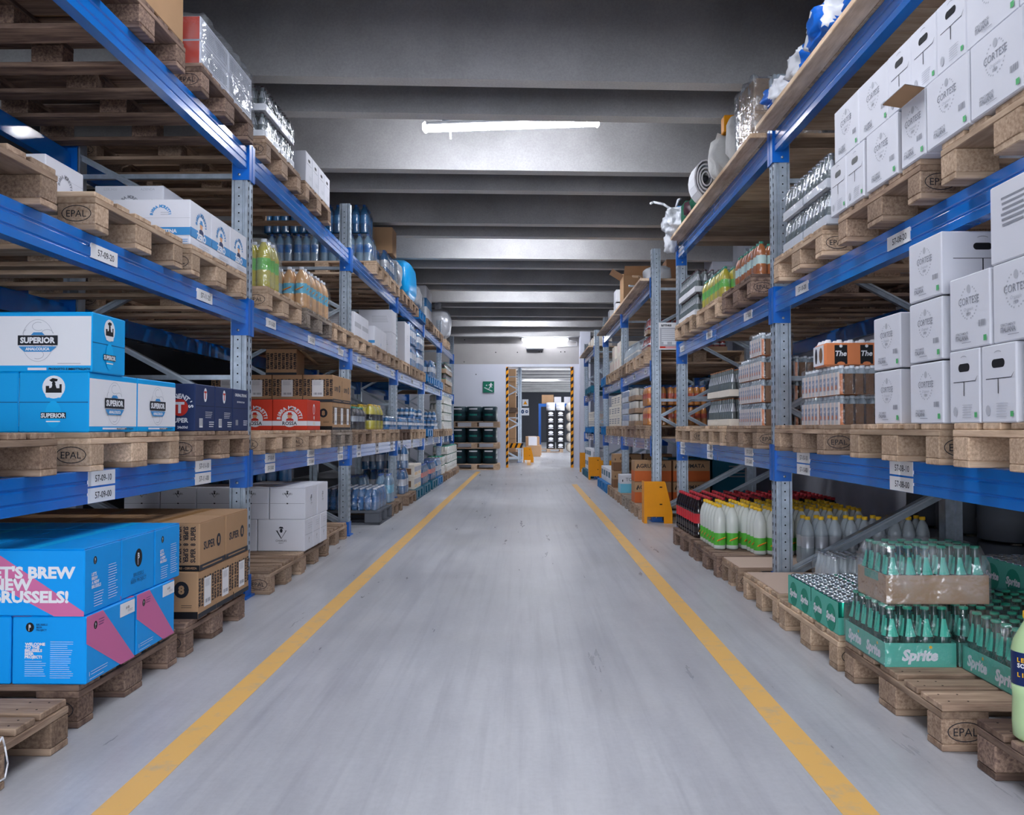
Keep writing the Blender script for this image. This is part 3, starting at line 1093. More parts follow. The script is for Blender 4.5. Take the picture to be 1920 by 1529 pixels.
# Brussels boxes -----------------------------------------------------------
def p_badge(f, u, v, s):
    f.e(u, v, s, s * 1.15, 'black', 20)
    f.t('B', u, v + s * .28, s * 1.0, 'white', .02)
    f.r(u - s * .2, v - s * .12, s * .12, s * 1.5, 'white')
def lets_near(f, w, h):
    f.poly([(-w / 2, h / 2), (-w / 2 + .055, h / 2), (w / 2, -h / 2 + .015), (w / 2, -h / 2), (w / 2 - .1, -h / 2), (-w / 2, .03)], 'pink')
    f.t("LET'S BREW", w / 2 - .03, .035, .052, 'white', .045, align='r', sx=1.12)
    f.t("A NEW", w / 2 - .175, -.005, .052, 'white', .045, align='r', sx=1.12)
    f.t("BRUSSELS!", w / 2 - .052, -.046, .052, 'white', .045, align='r', sx=1.12)
def lets_small(f, w, h, rot=0):
    p_badge(f, -w / 2 + .07, h / 2 - .045, .012)
    for q, tx in enumerate(("LET'S", "BREW", "A NEW", "BRUSSELS")):
        f.t(tx, -w / 2 + .045, .02 - q * .014, .015, 'white', .04, align='l')
    f.lines(-.035, -.045, .07, 6, .009, 'white', .2)
    f.lines(w / 2 - .065, .035, .07, 14, .009, 'white', .2, 3)
def badge_side(f, w, h):
    p_badge(f, 0, .025, .03)
    f.t('BRUSSELS', 0, -.035, .02, 'navy_bright', .0)
    f.r(0, -.047, .12, .001, 'navy_bright')
    f.t('BEER PROJECT', 0, -.058, .02, 'navy_bright', .0)
def low_near(f, w, h):
    p_badge(f, -w / 2 + .06, h / 2 - .035, .014)
    for q, tx in enumerate(('BRUSSELS', 'BEER', 'PROJECT')):
        f.t(tx, -w / 2 + .082, h / 2 - .026 - q * .009, .009, 'navy_bright', .01, align='l')
    for q, tx in enumerate(('WELCOME', 'TO THE', 'BRUSSELS', 'BEER', 'PROJECT!')):
        f.t(tx, -w / 2 + .045, .022 - q * .0105, .0125, 'white', .05, align='l', sx=1.1)
    f.lines(-w / 2 + .083, -.034, .075, 8, .007, 'white', .17, 1)
    f.lines(-w / 2 + .17, .03, .078, 18, .007, 'white', .17, 2)
def low_aisle(f, w, h):
    f.poly([(-w / 2, h / 2), (-w / 2 + .11, h / 2), (w / 2, -h / 2 + .0), (w / 2 - .11, -h / 2), (-w / 2, h / 2 - .09)], 'pink')
    p_badge(f, -w / 2 + .06, h / 2 - .04, .012)
    f.lines(-w / 2 + .1, h / 2 - .026, .04, 3, .009, 'navy_bright', .2)
    f.t('i', -w / 2 + .02, -h / 2 + .03, .022, 'white', .03)
    f.lines(-w / 2 + .09, -h / 2 + .035, .12, 2, .009, 'white', .2)
    f.lines(-w / 2 + .07, -h / 2 + .012, .1, 1, .009, 'white', .2)
def stripe_top(f, w, d):
    f.poly([(-w / 2, -d / 2), (-w / 2 + .06, -d / 2), (w / 2, d / 2 - .03), (w / 2, d / 2), (w / 2 - .07, d / 2), (-w / 2, -d / 2 + .03)], 'pink')
def ship_label(r, dx, dy, dz):
    mb = MB(); mb.box(dx / 2 + .0006, dx / 2 + .0016, dy / 2 - .12, dy / 2 - .006, dz - .055, dz - .008, 'label_white')
    f = Face(mb, (dx / 2 + .0016, dy / 2 - .063, dz - .03), (0, 1, 0), (0, 0, 1), (1, 0, 0))
    f.t('# 00', 0, .002, .014, 'ink', .01); f.lines(.02, -.008, .04, 2, .005, 'ink_grey')
    mb.build('shipping_label', r)

BL = 'blue_carton'
bx_let = carton(.37, .26, .222, BL, -1, lets_near, lets_small, stripe_top, lid='cyan_bright')
bx_badge = carton(.37, .27, .222, BL, -1, lets_near, badge_side, stripe_top, lid='cyan_bright')
bx_let2 = carton(.37, .245, .222, BL, -1, None, lets_small, stripe_top, lid='cyan_bright')
bx_low = carton(.25, .355, .225, BL, -1, low_near, low_aisle, stripe_top, extra=ship_label)
bx_lowb = carton(.25, .355, .225, BL, -1, low_near, None, stripe_top)
PC = 'carton'
z0 = .144
bx_low.put((-1.465 - .125, 3.02, z0), 0, 'blue carton with pink diagonal stripe, lowest and nearest at the aisle', PC, 'blue and pink brewery cartons')
bx_low.put((-1.468 - .125, 3.39, z0), .01, 'blue carton with pink diagonal stripe, bottom row, second from camera', PC, 'blue and pink brewery cartons')
for i in range(1, 4):
    bx_lowb.put((-1.59 - .255 * i, 3.02, z0), 0, 'blue carton headed WELCOME, bottom row, %s inwards from the aisle' % ORD[i], PC, 'blue and pink brewery cartons')
    bx_lowb.put((-1.59 - .255 * i, 3.39, z0), 0, 'blue carton in the hidden second bottom row, %s inwards from the aisle' % ORD[i], PC, 'blue and pink brewery cartons')
zt = z0 + .226
for i in range(3):
    nm = ['at the aisle edge', 'second from the aisle', 'third from the aisle']
    bx_let.put((-1.475 - .185 - i * .375, 2.975, zt), .004 * i, "large blue carton with big white slogan, upper row nearest the camera, %s" % nm[i], PC, 'blue and pink brewery cartons')
    bx_badge.put((-1.475 - .185 - i * .375, 3.245, zt), -.006, 'blue carton with black oval badge, upper row middle, %s' % nm[i], PC, 'blue and pink brewery cartons')
    bx_let2.put((-1.475 - .185 - i * .375, 3.51, zt), .004, 'blue carton with small white text, upper row far end, %s' % nm[i], PC, 'blue and pink brewery cartons')

# Super 8 -------------------------------------------------------------------
def eight(f, u, v, s, mat='ink', hole='brown_carton'):
    f.e(u, v, s, s * 1.1, mat, 18)
    f.t('8', u, v, s * 1.5, hole, .05)
def s8_near_up(f, w, h):
    for q in range(3):
        u = w / 2 - .03 - q * .032
        f.t('SUPER  8  SUPER  8' if q % 2 else '8  SUPER  8  SUPER', u, 0, .030, 'ink', .035, rot=PI / 2 if q != 1 else -PI / 2, sx=.75)
    f.r(0, -h / 2 + .013, w, .026, 'black'); f.t('BIERE - CERVEZA', w / 2 - .06, -h / 2 + .013, .013, 'brown_carton', .03)
def s8_side_up(f, w, h):
    f.t('SUPER', -.045, .0, .05, 'charcoal', .03)
    eight(f, .075, .004, .028, 'charcoal')
    f.r(0, -h / 2 + .013, w, .026, 'charcoal'); f.lines(0, -h / 2 + .013, w * .8, 1, .02, 'brown_carton', .3)
def s8_pattern(f, w, h, label=True):
    f.r(0, 0, w * .97, h * .98, 'brown_carton')
    n = int(w / .03)
    for q in range(n):
        u = -w / 2 + .018 + q * w / n
        f.t('8 SUPER 8 SUPER', u, .008, .031, 'ink', .06, rot=PI / 2 if q % 2 else -PI / 2, sx=.56 * h / .21)
        f.k -= 1
    f.k += 1
    f.r(0, -h / 2 + .011, w, .022, 'charcoal')
    if label:
        f.r(0, .0, w * .38, h * .62, 'label_white')
        f.lines(0, h * .26, w * .28, 8, h * .02, 'ink_grey', .25)
        f.bars(0, -h * .2, w * .28, h * .08, 'ink_grey', 8)
def s8_low_near(f, w, h):
    eight(f, w / 2 - .075, .025, .034)
    f.lines(w / 2 - .05, -.045, .05, 2, .009, 'ink')
    f.r(0, -h / 2 + .016, w, .032, 'black'); f.t('BIERE - BEER - CERVEZA', 0, -h / 2 + .016, .013, 'brown_carton', .03)
def s8_top(f, w, d):
    f.t('SUPER 8', 0, 0, .05, 'ink', .03, rot=PI / 2)
BR = 'brown_carton'
s8u = carton(.39, .33, .215, BR, -1, s8_near_up, s8_side_up, s8_top, lid=True)
s8l = carton(.38, .232, .21, BR, -1, s8_low_near, s8_pattern)
for i in range(1, 3):
    for j in range(3):
        s8l.put((-1.468 - .19 - i * .392, 3.935 + j * .236, z0), 0, 'brown patterned carton in lower row, %s from aisle, %s from camera' % (ORD[i], ORD[j]), PC, 'brown patterned beer cartons on the floor pallet')
for j in range(3):
    s8l.put((-1.468 - .19, 3.935 + j * .236, z0), (.008, -.006, .01)[j], 'brown carton printed with black lettering pattern and white label, lower row, %s from camera' % ORD[j], PC, 'brown patterned beer cartons on the floor pallet')
for i in range(3):
    for j in range(2):
        s8u.put((-1.466 - .195 - i * .395, 3.995 + j * .337, z0 + .212), .004, 'brown carton with big black round numeral, upper row, %s from camera, %s from aisle' % (ORD[j], ORD[i]), PC, 'brown patterned beer cartons on the floor pallet')
# Forst crate
def forst(f, w, h):
    f.lines(0, h * .38, w * .8, 3, .02, 'red_print', .2)
    f.r(0, h * .02, w, .05, 'charcoal'); f.t('FORST', 0, h * .02, .055, 'white', .03)
    f.lines(0, -h * .2, w * .8, 5, .016, 'ink_grey', .25)
fo = carton(.3, .18, .32, 'charcoal', -1, forst, forst)
fo.put((-1.60 - .15, 4.74, 0), 0, 'dark grey carton with white lettering between brown cartons and empty pallet', PC)

# white boxes with V mark ------------------------------------------------------
def v_mark(f, u, v, s, txt=True, m='ink'):
    f.poly([(u - s, v + s * .6), (u - s * .72, v + s * .6), (u + s * .02, v - s * .72), (u, v - s)], m)
    f.poly([(u + s, v + s * .6), (u + s * .86, v + s * .6), (u + s * .02, v - s * .85), (u, v - s)], m)
    f.r(u - s * .86, v + s * .62, s * .5, s * .06, m); f.r(u + s * .9, v + s * .62, s * .4, s * .06, m)
    f.e(u, v + s * .62, s * .28, s * .4, m, 12); f.poly([(u - s * .5, v + s * 1.1), (u + s * .45, v + s * 1.0), (u + s * .3, v + s * 1.35), (u - s * .25, v + s * 1.4)], m)
    if txt:
        f.t('CHARLES', u, v - s * 1.3, s * .52, m, 0)
        f.t('SELECT', u, v - s * 1.75, s * .3, m, 0)
def ch_near_low(f, w, h): v_mark(f, 0, .01, .036)
def ch_near_up(f, w, h):
    f.r(0, .0, w * .96, .0022, 'ink_grey'); f.r(0, .0, .012, .008, 'black')
    v_mark(f, 0, .06, .02, False); f.t('CHARLES', 0, .066, .017, 'ink')
    f.r(0, h / 2 - .006, w, .001, 'ink_grey')
def ch_side(f, w, h): v_mark(f, .0, .02, .022)
def ch_small(f, w, h):
    f.r(0, 0, w * .9, .002, 'ink_grey'); f.lines(w * .15, h * .33, w * .55, 3, .015, 'ink_pale', .2); v_mark(f, 0, -.04, .012)
WC = 'white_carton'
chl = carton(.33, .215, .22, WC, -1, ch_near_low, ch_small)
chu = carton(.25, .335, .22, WC, -1, ch_near_up, ch_side, lid='white_edge')
for i in range(1):
    for j in range(3):
        chl.put((-1.53 - .165, 6.03 + j * .22, z0), (-.01, .008, .0)[j], 'white wine carton with V emblem, bottom row on the floor, %s from camera' % ORD[j], PC, 'white V emblem cartons')
for i in range(5):
    for j in range(2):
        if i > 1 and j: continue
        chu.put((-1.53 - .125 - i * .255, 6.09 + j * .34, z0 + .221), .003, 'white wine carton with V emblem, top row, %s from camera, %s from aisle' % (ORD[j], ORD[i]), PC, 'white V emblem cartons')
chh = carton(.33, .4, .22, WC, -1)
for i in range(1, 4):
    chh.put((-1.53 - .165 - .336 * i, 6.12, z0), 0, 'plain white carton carrying the V emblem row, %s from aisle' % ORD[i], PC, 'white V emblem cartons')

# Superior ------------------------------------------------------------------
def sup_logo(f, u, v, s, m='ink_pale'):
    for q in range(6):
        a = q * 1.05
        f.ring(u + s * .75 * math.cos(a + .5), v + s * 1.0 * math.sin(a + .5), s * .45, s * .32, s * .04, m, a * 57, a * 57 + 250, 14)
    f.ring(u, v, s * 1.15, s * 1.5, s * .03, m, 20, 160, 16); f.ring(u, v, s * 1.15, s * 1.5, s * .03, m, 200, 340, 16)
    f.poly([(u - s * .5, v + s * .38), (u - s * .3, v + s * .58), (u + s * .3, v + s * .58), (u + s * .5, v + s * .38)], 'sky_band')
    f.poly([(u - s * 1.42, v - s * .34), (u - s * 1.42, v + s * .36), (u + s * 1.42, v + s * .36), (u + s * 1.42, v - s * .34)], 'ink')
    f.t('SUPERIOR', u, v + s * .02, s * .56, 'white', .045, sx=.98)
    f.poly([(u - s * 1.35, v - s * .42), (u + s * 1.35, v - s * .42), (u + s * 1.2, v - s * .58), (u + s * .95, v - s * .8), (u - s * .95, v - s * .8), (u - s * 1.2, v - s * .58)], 'sky_band')
    f.t('ANALCOLICA', u, v - s * .6, s * .27, 'white', .05)
def sup_panel(f, w, h):
    f.r(0, .0, w * .985, h * .80, 'white')
    sup_logo(f, 0, .0, min(w, h * 1.6) * .155 if w < .39 else .058)
    f.r(0, -h / 2 + .014, w * .5, .007, 'white'); f.t('PRODOTTO E IMBOTTIGLIATO', w * .22, -h / 2 + .013, .010, 'ink', .03)
def sup_big(f, w, h):
    f.r(0, .004, w * .985, h * .82, 'white')
    f.k += 1
    sup_logo(f, .0, .005, .052)
    f.lines(w * .3, -h * .36, .09, 1, .01, 'ink_pale'); f.t('PRODOTTO E IMBOTTIGLIATO', w * .3, -h / 2 + .011, .011, 'ink', .03); f.r(0, -h / 2 + .011, .07, .009, 'white')
def circ_man(f, u, v, s):
    f.e(u, v, s, s, 'white', 24)
    f.poly([(u - s * .7, v - s * .5), (u - s * .7, v + s * .1), (u - s * .4, v + s * .1), (u - s * .4, v - s * .1), (u - s * .2, v - s * .05), (u - s * .12, v + s * .2), (u + s * .15, v + s * .2), (u + s * .25, v - s * .1), (u + s * .5, v - s * .1), (u + s * .5, v + s * .25), (u + s * .7, v + s * .25), (u + s * .7, v - s * .5)], 'black')
    f.e(u, v + s * .3, s * .16, s * .2, 'black', 10)
    f.poly([(u - s * .4, v + s * .6), (u - s * .1, v + s * .78), (u + s * .35, v + s * .7), (u + s * .3, v + s * .5), (u - s * .2, v + s * .45)], 'black')
    f.poly([(u - s * .75, v - s * .72), (u + s * .75, v - s * .72), (u + s * .6, v - s * .92), (u - s * .6, v - s * .92)], 'white')
def sup_end(f, w, h):
    f.r(0, .0, w * .98, .0025, 'navy_bright')
    circ_man(f, 0, h * .25, h * .19)
    f.e(0, -h * .2, .03, .05, 'cyan_bright', 14)
    f.r(0, -h * .22, w * .36, h * .1, 'ink'); f.t('SUPERIOR', 0, -h * .22, h * .1, 'white', .04, sx=.9 if w > .22 else .8)
    f.r(0, -h * .32, w * .2, h * .02, 'white')
CY = 'cyan_carton'
sup_lo = carton(.26, .385, .222, CY, -1, sup_end, sup_panel)
sup_up = carton(.40, .26, .222, CY, -1, sup_big, sup_end)
zl = LL[0] + .144
for j in range(2):
    sup_lo.put((-1.60 - .13, 3.295 + j * .39, zl), 0, 'cyan beer carton with white side panel, lower row, %s from camera' % ORD[j], PC, 'cyan beer cartons')
sup_lo.put((-1.60 - .13 - .264, 3.30, zl), 0, 'cyan beer carton in lower row, behind the aisle carton', PC, 'cyan beer cartons')
sup_up.put((-1.592 - .20, 3.235, zl + .222), 0, 'cyan and white beer carton on top of the lower row', PC, 'cyan beer cartons')
# Tennent's
def ten_near(f, w, h):
    f.k += 1
    f.arc("TENNENT'S", w / 2 - .075, -.0, .055, .032, 'white', .04, 190, 90)
    f.e(w / 2 - .075, .0, .042, .042, 'red_print', 20); f.t('T', w / 2 - .075, .0, .07, 'white', .05)
    f.t('SUPER', w / 2 - .075, -.062, .03, 'white', .04); f.t('24x33cl', w / 2 - .06, -h / 2 + .02, .016, 'white', .04)
def ten_side(f, w, h):
    f.r(0, .01, w * .94, .002, 'ink')
    f.e(0, h * .28, .022, .035, 'white', 14); f.t('T', 0, h * .28, .05, 'red_print', .05)
    f.lines(.05, -.02, .1, 4, .009, 'white', .25); f.r(-w * .22, -.075, .045, .045, 'label_white'); f.bars(-w * .22, -.072, .04, .035, 'ink_grey', 8)
    f.lines(w * .32, -.07, .07, 3, .011, 'white', .4)
def ten_side2(f, w, h):
    f.r(0, .01, w * .94, .002, 'ink')
    f.t('ORIGINAL STRONG', 0, h * .36, .022, 'white', .03); f.t('BEER FROM SCOTLAND', 0, .045, .012, 'white', .02); f.r(-w * .25, -.07, .04, .03, 'ink_grey'); f.lines(w * .3, -.06, .07, 3, .011, 'white', .4)
ten = carton(.385, .262, .232, 'navy_carton', -1, ten_near, ten_side)
ten2 = carton(.385, .262, .232, 'navy_carton', -1, ten_near, ten_side2)
for j in range(3):
    (ten if j < 2 else ten2).put((-1.602 - .1925, 4.245 + j * .266, zl), 0, 'navy beer carton with red T emblem on lower shelf, %s from camera' % ORD[j], PC, 'navy beer cartons')
# dark glass trays at the back of the nearest lower shelf
# Moretti zero -----------------------------------------------------------------
def mor_arc(f, u, v, s, m, bold=.05):
    f.arc('BIRRA MORETTI', u, v, s, s * .42, m, bold, 175, 90)
def zero_near(f, w, h):
    mor_arc(f, w * .12, .03, .045, 'sky_band'); f.lines(w * .12 + .02, .045, .04, 2, .01, 'ink_pale', .3)
    f.r(0, .018, w, .0015, 'ink_pale')
    f.r(0, -.045, w, .038, 'sky_band'); f.t('IN', -w * .05, -.045, .02, 'white', .03); f.t('LATTINA', w * .2, -.045, .024, 'white', .04)
    f.lines(w * .4, -.085, .06, 2, .01, 'sky_band', .3)
def zero_side(f, w, h):
    f.r(0, -.045, w, .045, 'sky_band')
    f.e(0, .0, .048, .05, 'white', 18)
    mor_arc(f, 0, .0, .062, 'sky_band'); badge_man(f, 0, -.005, .042)
    f.r(0, -.052, w * .94, .028, 'sky_band')
    f.t('ZERO', .0, -.05, .045, 'white', .05)
    f.lines(w * .15, -.085, w * .5, 2, .009, 'ink_pale', .3)
zc_ = carton(.375, .272, .215, WC, -1, zero_near, zero_side)
zp = carton(.37, .27, .2, WC, -1, lambda f, w, h: (mor_arc(f, .0, -.01, .05, 'ink_grey'), f.t('L23L3420', -.1, .08, .018, 'ink_pale', .0), f.t('AZIENDA', .1, .08, .018, 'ink_pale')), lambda f, w, h: mor_arc(f, 0, -.01, .05, 'ink_grey'))
zm = LL[1] + .144
for j in range(3):
    zc_.put((-1.60 - .1875, 4.165 + j * .275, zm), 0, 'white carton with blue band at the aisle edge on middle shelf, %s from camera' % ORD[j], PC, 'white and blue beer cartons')
zc_.put((-1.60 - .57, 4.2, zm), 0, 'white carton with blue band behind the aisle row on middle shelf', PC, 'white and blue beer cartons')
zp.put((-1.93 - .185, 4.63, zm + .216), 0, 'grey white beer carton alone in the upper layer behind blue banded cartons', PC, 'plain white beer cartons')
zc_.put((-1.60 - .57, 4.65, zm), 0, 'white carton under the lone upper carton on middle shelf', PC, 'white and blue beer cartons')
carton(.37, .3, .25, WC, -1, None, lambda f, w, h: (mor_arc(f, 0, .02, .05, 'ink_grey'), f.r(0, .06, w, .0015, 'ink_pale'))).put((-1.97 - .185, 3.60, zm), 0, 'pale beer carton set back on the near stamped pallet, middle shelf', PC, 'plain white beer cartons')
# Moretti rossa
def ros_near(f, w, h):
    f.ring(0, -.03, .085, .085, .034, 'red_carton')
    f.arc('BIRRA MORETTI', 0, -.03, .082, .036, 'white', .045, 185, 90)
    f.e(0, -.03, .06, .06, 'white', 22); badge_man(f, 0, -.02, .04, 'red_print', 'red_print')
    f.r(0, -.062, w, .035, 'white'); f.t('ROSSA', 0, -.062, .036, 'ink', .02)
def ros_side(f, w, h):
    f.e(.0, .045, .03, .04, 'white', 16); f.e(0, .04, .018, .03, 'red_print', 12); f.r(0, .0, w * .98, .003, 'red_print')
    f.r(0, -.062, w, .035, 'white'); f.r(0, -.062, .06, .022, 'cream'); f.t('M', 0, -.02, .04, 'white', .04)
ros = carton(.255, .4, .226, 'red_carton', -1, ros_near, ros_side)
for i in range(3):
    ros.put((-1.602 - .1275 - i * .258, 6.44, zl), 0, 'red beer carton with white arched lettering, %s from aisle' % ORD[i], PC, 'red beer cartons')
# Super 8 stack on the lower shelf, second bay
s8b = carton(.375, .24, .232, BR, -1, s8_low_near, lambda f, w, h: s8_pattern(f, w, h))
s8c = carton(.25, .36, .225, BR, -1, s8_pattern, s8_side_up)
s8d = carton(.26, .25, .22, BR, -1, lambda f, w, h: s8_pattern(f, w, h, False), None, extra=lambda r, dx, dy, dz: (lambda m: (m.add([(dx / 2, -dy / 2, dz), (dx / 2, dy / 2, dz), (dx / 2 + .14, dy / 2, dz - .12), (dx / 2 + .14, -dy / 2, dz - .12)], [(0, 1, 2, 3)], 'brown_carton'), m.add([(dx / 2, -dy / 2, dz + .003), (dx / 2 + .14, -dy / 2, dz - .117), (dx / 2 + .14, dy / 2, dz - .117), (dx / 2, dy / 2, dz + .003)], [(0, 1, 2, 3)], 'brown_carton'), m.build('open_flap', r)))(MB()))
for j in range(3):
    s8b.put((-1.602 - .1875, 7.18 + j * .245, zl), 0, 'brown patterned carton with white label beside red cartons, lower layer, %s from camera' % ORD[j], PC, 'brown cartons beside the red ones')
for i in range(4):
    for j in range(2):
        if j and i > 1: continue
        s8c.put((-1.60 - .125 - i * .255, 7.24 + j * .37, zl + .234), 0, 'brown patterned carton above the red cartons, %s from camera, %s from aisle' % (ORD[j], ORD[i]), PC, 'brown cartons beside the red ones')
s8b.put((-1.602 - .1875 - .38, 7.18, zl), 0, 'brown patterned carton half hidden behind red cartons', PC, 'brown cartons beside the red ones')
s8b.put((-1.602 - .1875 - .76, 7.18, zl), 0, 'brown patterned carton deep behind the red cartons', PC, 'brown cartons beside the red ones')
s8d.put((-1.92 - .13, 7.25, zl + .234 + .226), 0, 'open brown patterned carton on top of the stack, flap hanging', PC, 'brown cartons beside the red ones')

# CORTESE -----------------------------------------------------------------------
def cort_front(f, w, h):
    s = h / .235
    for q in range(26):
        a = math.radians(q * 360 / 26 + 7)
        if 60 < q * 360 / 26 % 180 < 100 and q % 2: continue
        f.r(.052 * s * math.cos(a), .028 * s + .052 * s * math.sin(a), .007 * s, .005 * s, 'ink_pale'); f.k -= 1
    f.k += 1
    f.e(0, .072 * s, .012 * s, .014 * s, 'ink_pale', 10)
    f.t('CORTESE', 0, .035 * s, .034 * s, 'ink_grey', .0, sx=.9)
    f.t('Originale', 0, .008 * s, .016 * s, 'ink_pale', 0, shear=.3); f.t('1959', 0, -.008 * s, .014 * s, 'ink_grey', .02)
    f.bars(w / 2 - .045, -.045 * s, .042, .02 * s, 'ink_grey', 11)
    f.t('STRICTAMENTE', -w * .17, -.068 * s, .011 * s, 'ink_grey', .01); f.t('ITALIANA', -w * .17, -.082 * s, .021 * s, 'ink_grey', .03, sx=.85); f.lines(-w * .17 + .03, -.098 * s, .06, 1, .01, 'ink_grey', .2)
    f.r(w / 2 - .025, -h / 2 + .025, .018, .018, 'green_tag')
def cort_handle(f, w, h):
    s = h / .235
    f.rr(0, .06 * s, .07 * s, .026 * s, 'black'); f.k = 1
    f.r(0, .015 * s, w * .72, .0022, 'ink'); f.poly([(w * .36, .015 * s), (w * .44, .03 * s), (w * .445, .03 * s), (w * .37, .013 * s)], 'ink')
    f.r(0, -.008 * s, .004, .045 * s, 'ink'); f.ring(-.0, .09 * s, .02, .008, .002, 'ink_grey', 20, 160, 8)
    f.e(-w * .3, -.08 * s, .013, .017, 'ink_pale', 8); f.lines(w * .12, -.06 * s, w * .34, 6, .008, 'ink_pale', .25); f.r(w / 2 - .022, -h / 2 + .026, .016, .016, 'green_tag')
def cort_back(f, w, h):
    for q in range(6): f.r(0, .07 - q * .016, w * (.5 - .03 * (q % 3)), .007, 'ink_grey')
CW = WC
cC = carton(.19, .285, .235, CW, 1, cort_handle, cort_front)
cH = carton(.285, .19, .235, CW, 1, cort_front, cort_handle)
cS = carton(.28, .25, .215, CW, 1, cort_handle, cort_front)
cL = carton(.19, .25, .238, CW, 1, cort_handle, cort_front)
cLb = carton(.285, .19, .238, CW, 1, cort_front, cort_handle)
cB = carton(.285, .25, .238, CW, 1, cort_front, cort_back)
z2 = RL[1] + .144
def open_flap(r, dx, dy, dz):
    m = MB()
    m.add([(-dx / 2, -dy / 2, dz), (-dx / 2, dy / 2, dz), (-dx / 2 - .07, dy / 2, dz + .012), (-dx / 2 - .07, -dy / 2, dz + .012)], [(0, 1, 2, 3)], 'white_carton')
    m.add([(-dx / 2, -dy / 2, dz - .003), (-dx / 2 - .07, -dy / 2, dz + .009), (-dx / 2 - .07, dy / 2, dz + .009), (-dx / 2, dy / 2, dz - .003)], [(0, 1, 2, 3)], 'brown_carton')
    m.build('open_flap', r)
cF = carton(.285, .19, .235, CW, 1, cort_front, cort_front, extra=open_flap)
GC = 'white wine cartons with grey wreath'
def cput(P, xa, y0, dx, dy, z, lab): P.put((xa + dx / 2, y0 + dy / 2, z), random.uniform(-.008, .008), lab, PC, GC)
low = [('H', 3.735), ('H', 3.54), ('C', 3.225), ('F', 2.995), ('C', 2.70), ('C', 2.405), ('C', 2.11)]
for q, (t, y) in enumerate(low):
    P, dx, dy = {'C': (cC, .19, .285), 'H': (cH, .285, .19), 'F': (cF, .285, .19)}[t]
    cput(P, 1.405, y, dx, dy, z2, 'wine carton %s, right middle shelf, lower row, %s from far end' % ({'C': 'showing its wreath', 'H': 'with dark handle hole', 'F': 'with raised open flap'}[t], ORD[q]))
upr = [('C', 3.60), ('C', 3.31), ('H', 3.115), ('H', 2.92), ('H', 2.725), ('C', 2.435), ('C', 2.145)]
for q, (t, y) in enumerate(upr):
    P, dx, dy = {'C': (cC, .19, .285), 'H': (cH, .285, .19)}[t]
    cput(P, 1.41, y, dx, dy, z2 + .237, 'wine carton %s, right middle shelf, upper row, %s from far end' % ({'C': 'showing its wreath', 'H': 'with dark handle hole'}[t], ORD[q]))
zr = RL[0] + .144
for q in range(2):
    cput(cS, 1.46, 3.34, .28, .25, zr + q * .222, 'white wine carton in the farther narrow stack, right lower shelf, %s' % ('bottom', 'top')[q])
for q in range(3):
    cput(cS, 1.425, 2.93, .28, .25, zr + q * .222, 'white wine carton in the stack of three, right lower shelf, %s' % ('bottom', 'middle', 'top')[q])
cput(cLb, 1.425, 2.695, .285, .19, zr, 'white wine carton with handle hole, bottom row, beside the stack of three')
cput(cLb, 1.425, 2.495, .285, .19, zr, 'white wine carton with larger handle hole, bottom row near the camera')
cput(cL, 1.425, 2.20, .19, .25, zr, 'white wine carton at the right picture edge, bottom row, lower shelf')
cput(cL, 1.425, 2.63, .19, .25, zr + .24, 'white wine carton with torn flap, second row, right lower shelf')
cput(cL, 1.425, 2.365, .19, .25, zr + .24, 'white wine carton at the right picture edge, second row, lower shelf')
cput(cB, 1.425, 2.375, .285, .25, zr + .48, 'white wine carton printed with grey text lines, top row, lower shelf')

# other cartons --------------------------------------------------------------
def plain_marks(f, w, h): f.lines(w * .15, h * .2, w * .5, 4, h * .08, 'ink_pale', .3, 5)
# top left
t3 = LL[2] + .144
c_top = carton(.55, .78, .46, 'brown_carton', -1, None, None)
c_top.put((-1.60 - .275, 3.535, t3), 0, 'tall brown carton above the nearest beam, top left corner of the view', PC)
def ctn_red(f, w, h):
    f.r(0, .0, w, .002, 'ink_grey'); f.r(0, h * .2, w * .96, h * .5, 'red_print')
redc = carton(.37, .39, .12, 'white_carton', -1, lambda f, w, h: f.r(0, 0, w * .97, h * .94, 'red_carton'), lambda f, w, h: (f.lines(0, h * .35, w * .9, 8, h * .1, 'ink_pale', .5, 3), f.bars(0, 0, w * .9, h * .5, 'ink_pale', 20)))
for j in range(2):
    for k in range(2):
        redc.put((-1.60 - .19, 4.345 + j * .395, t3 + k * .122), 0, 'red ended film-wrapped carton on top shelf, %s layer, %s from camera' % (('lower', 'upper')[k], ORD[j]), PC, 'red ended cartons')
mb = MB()
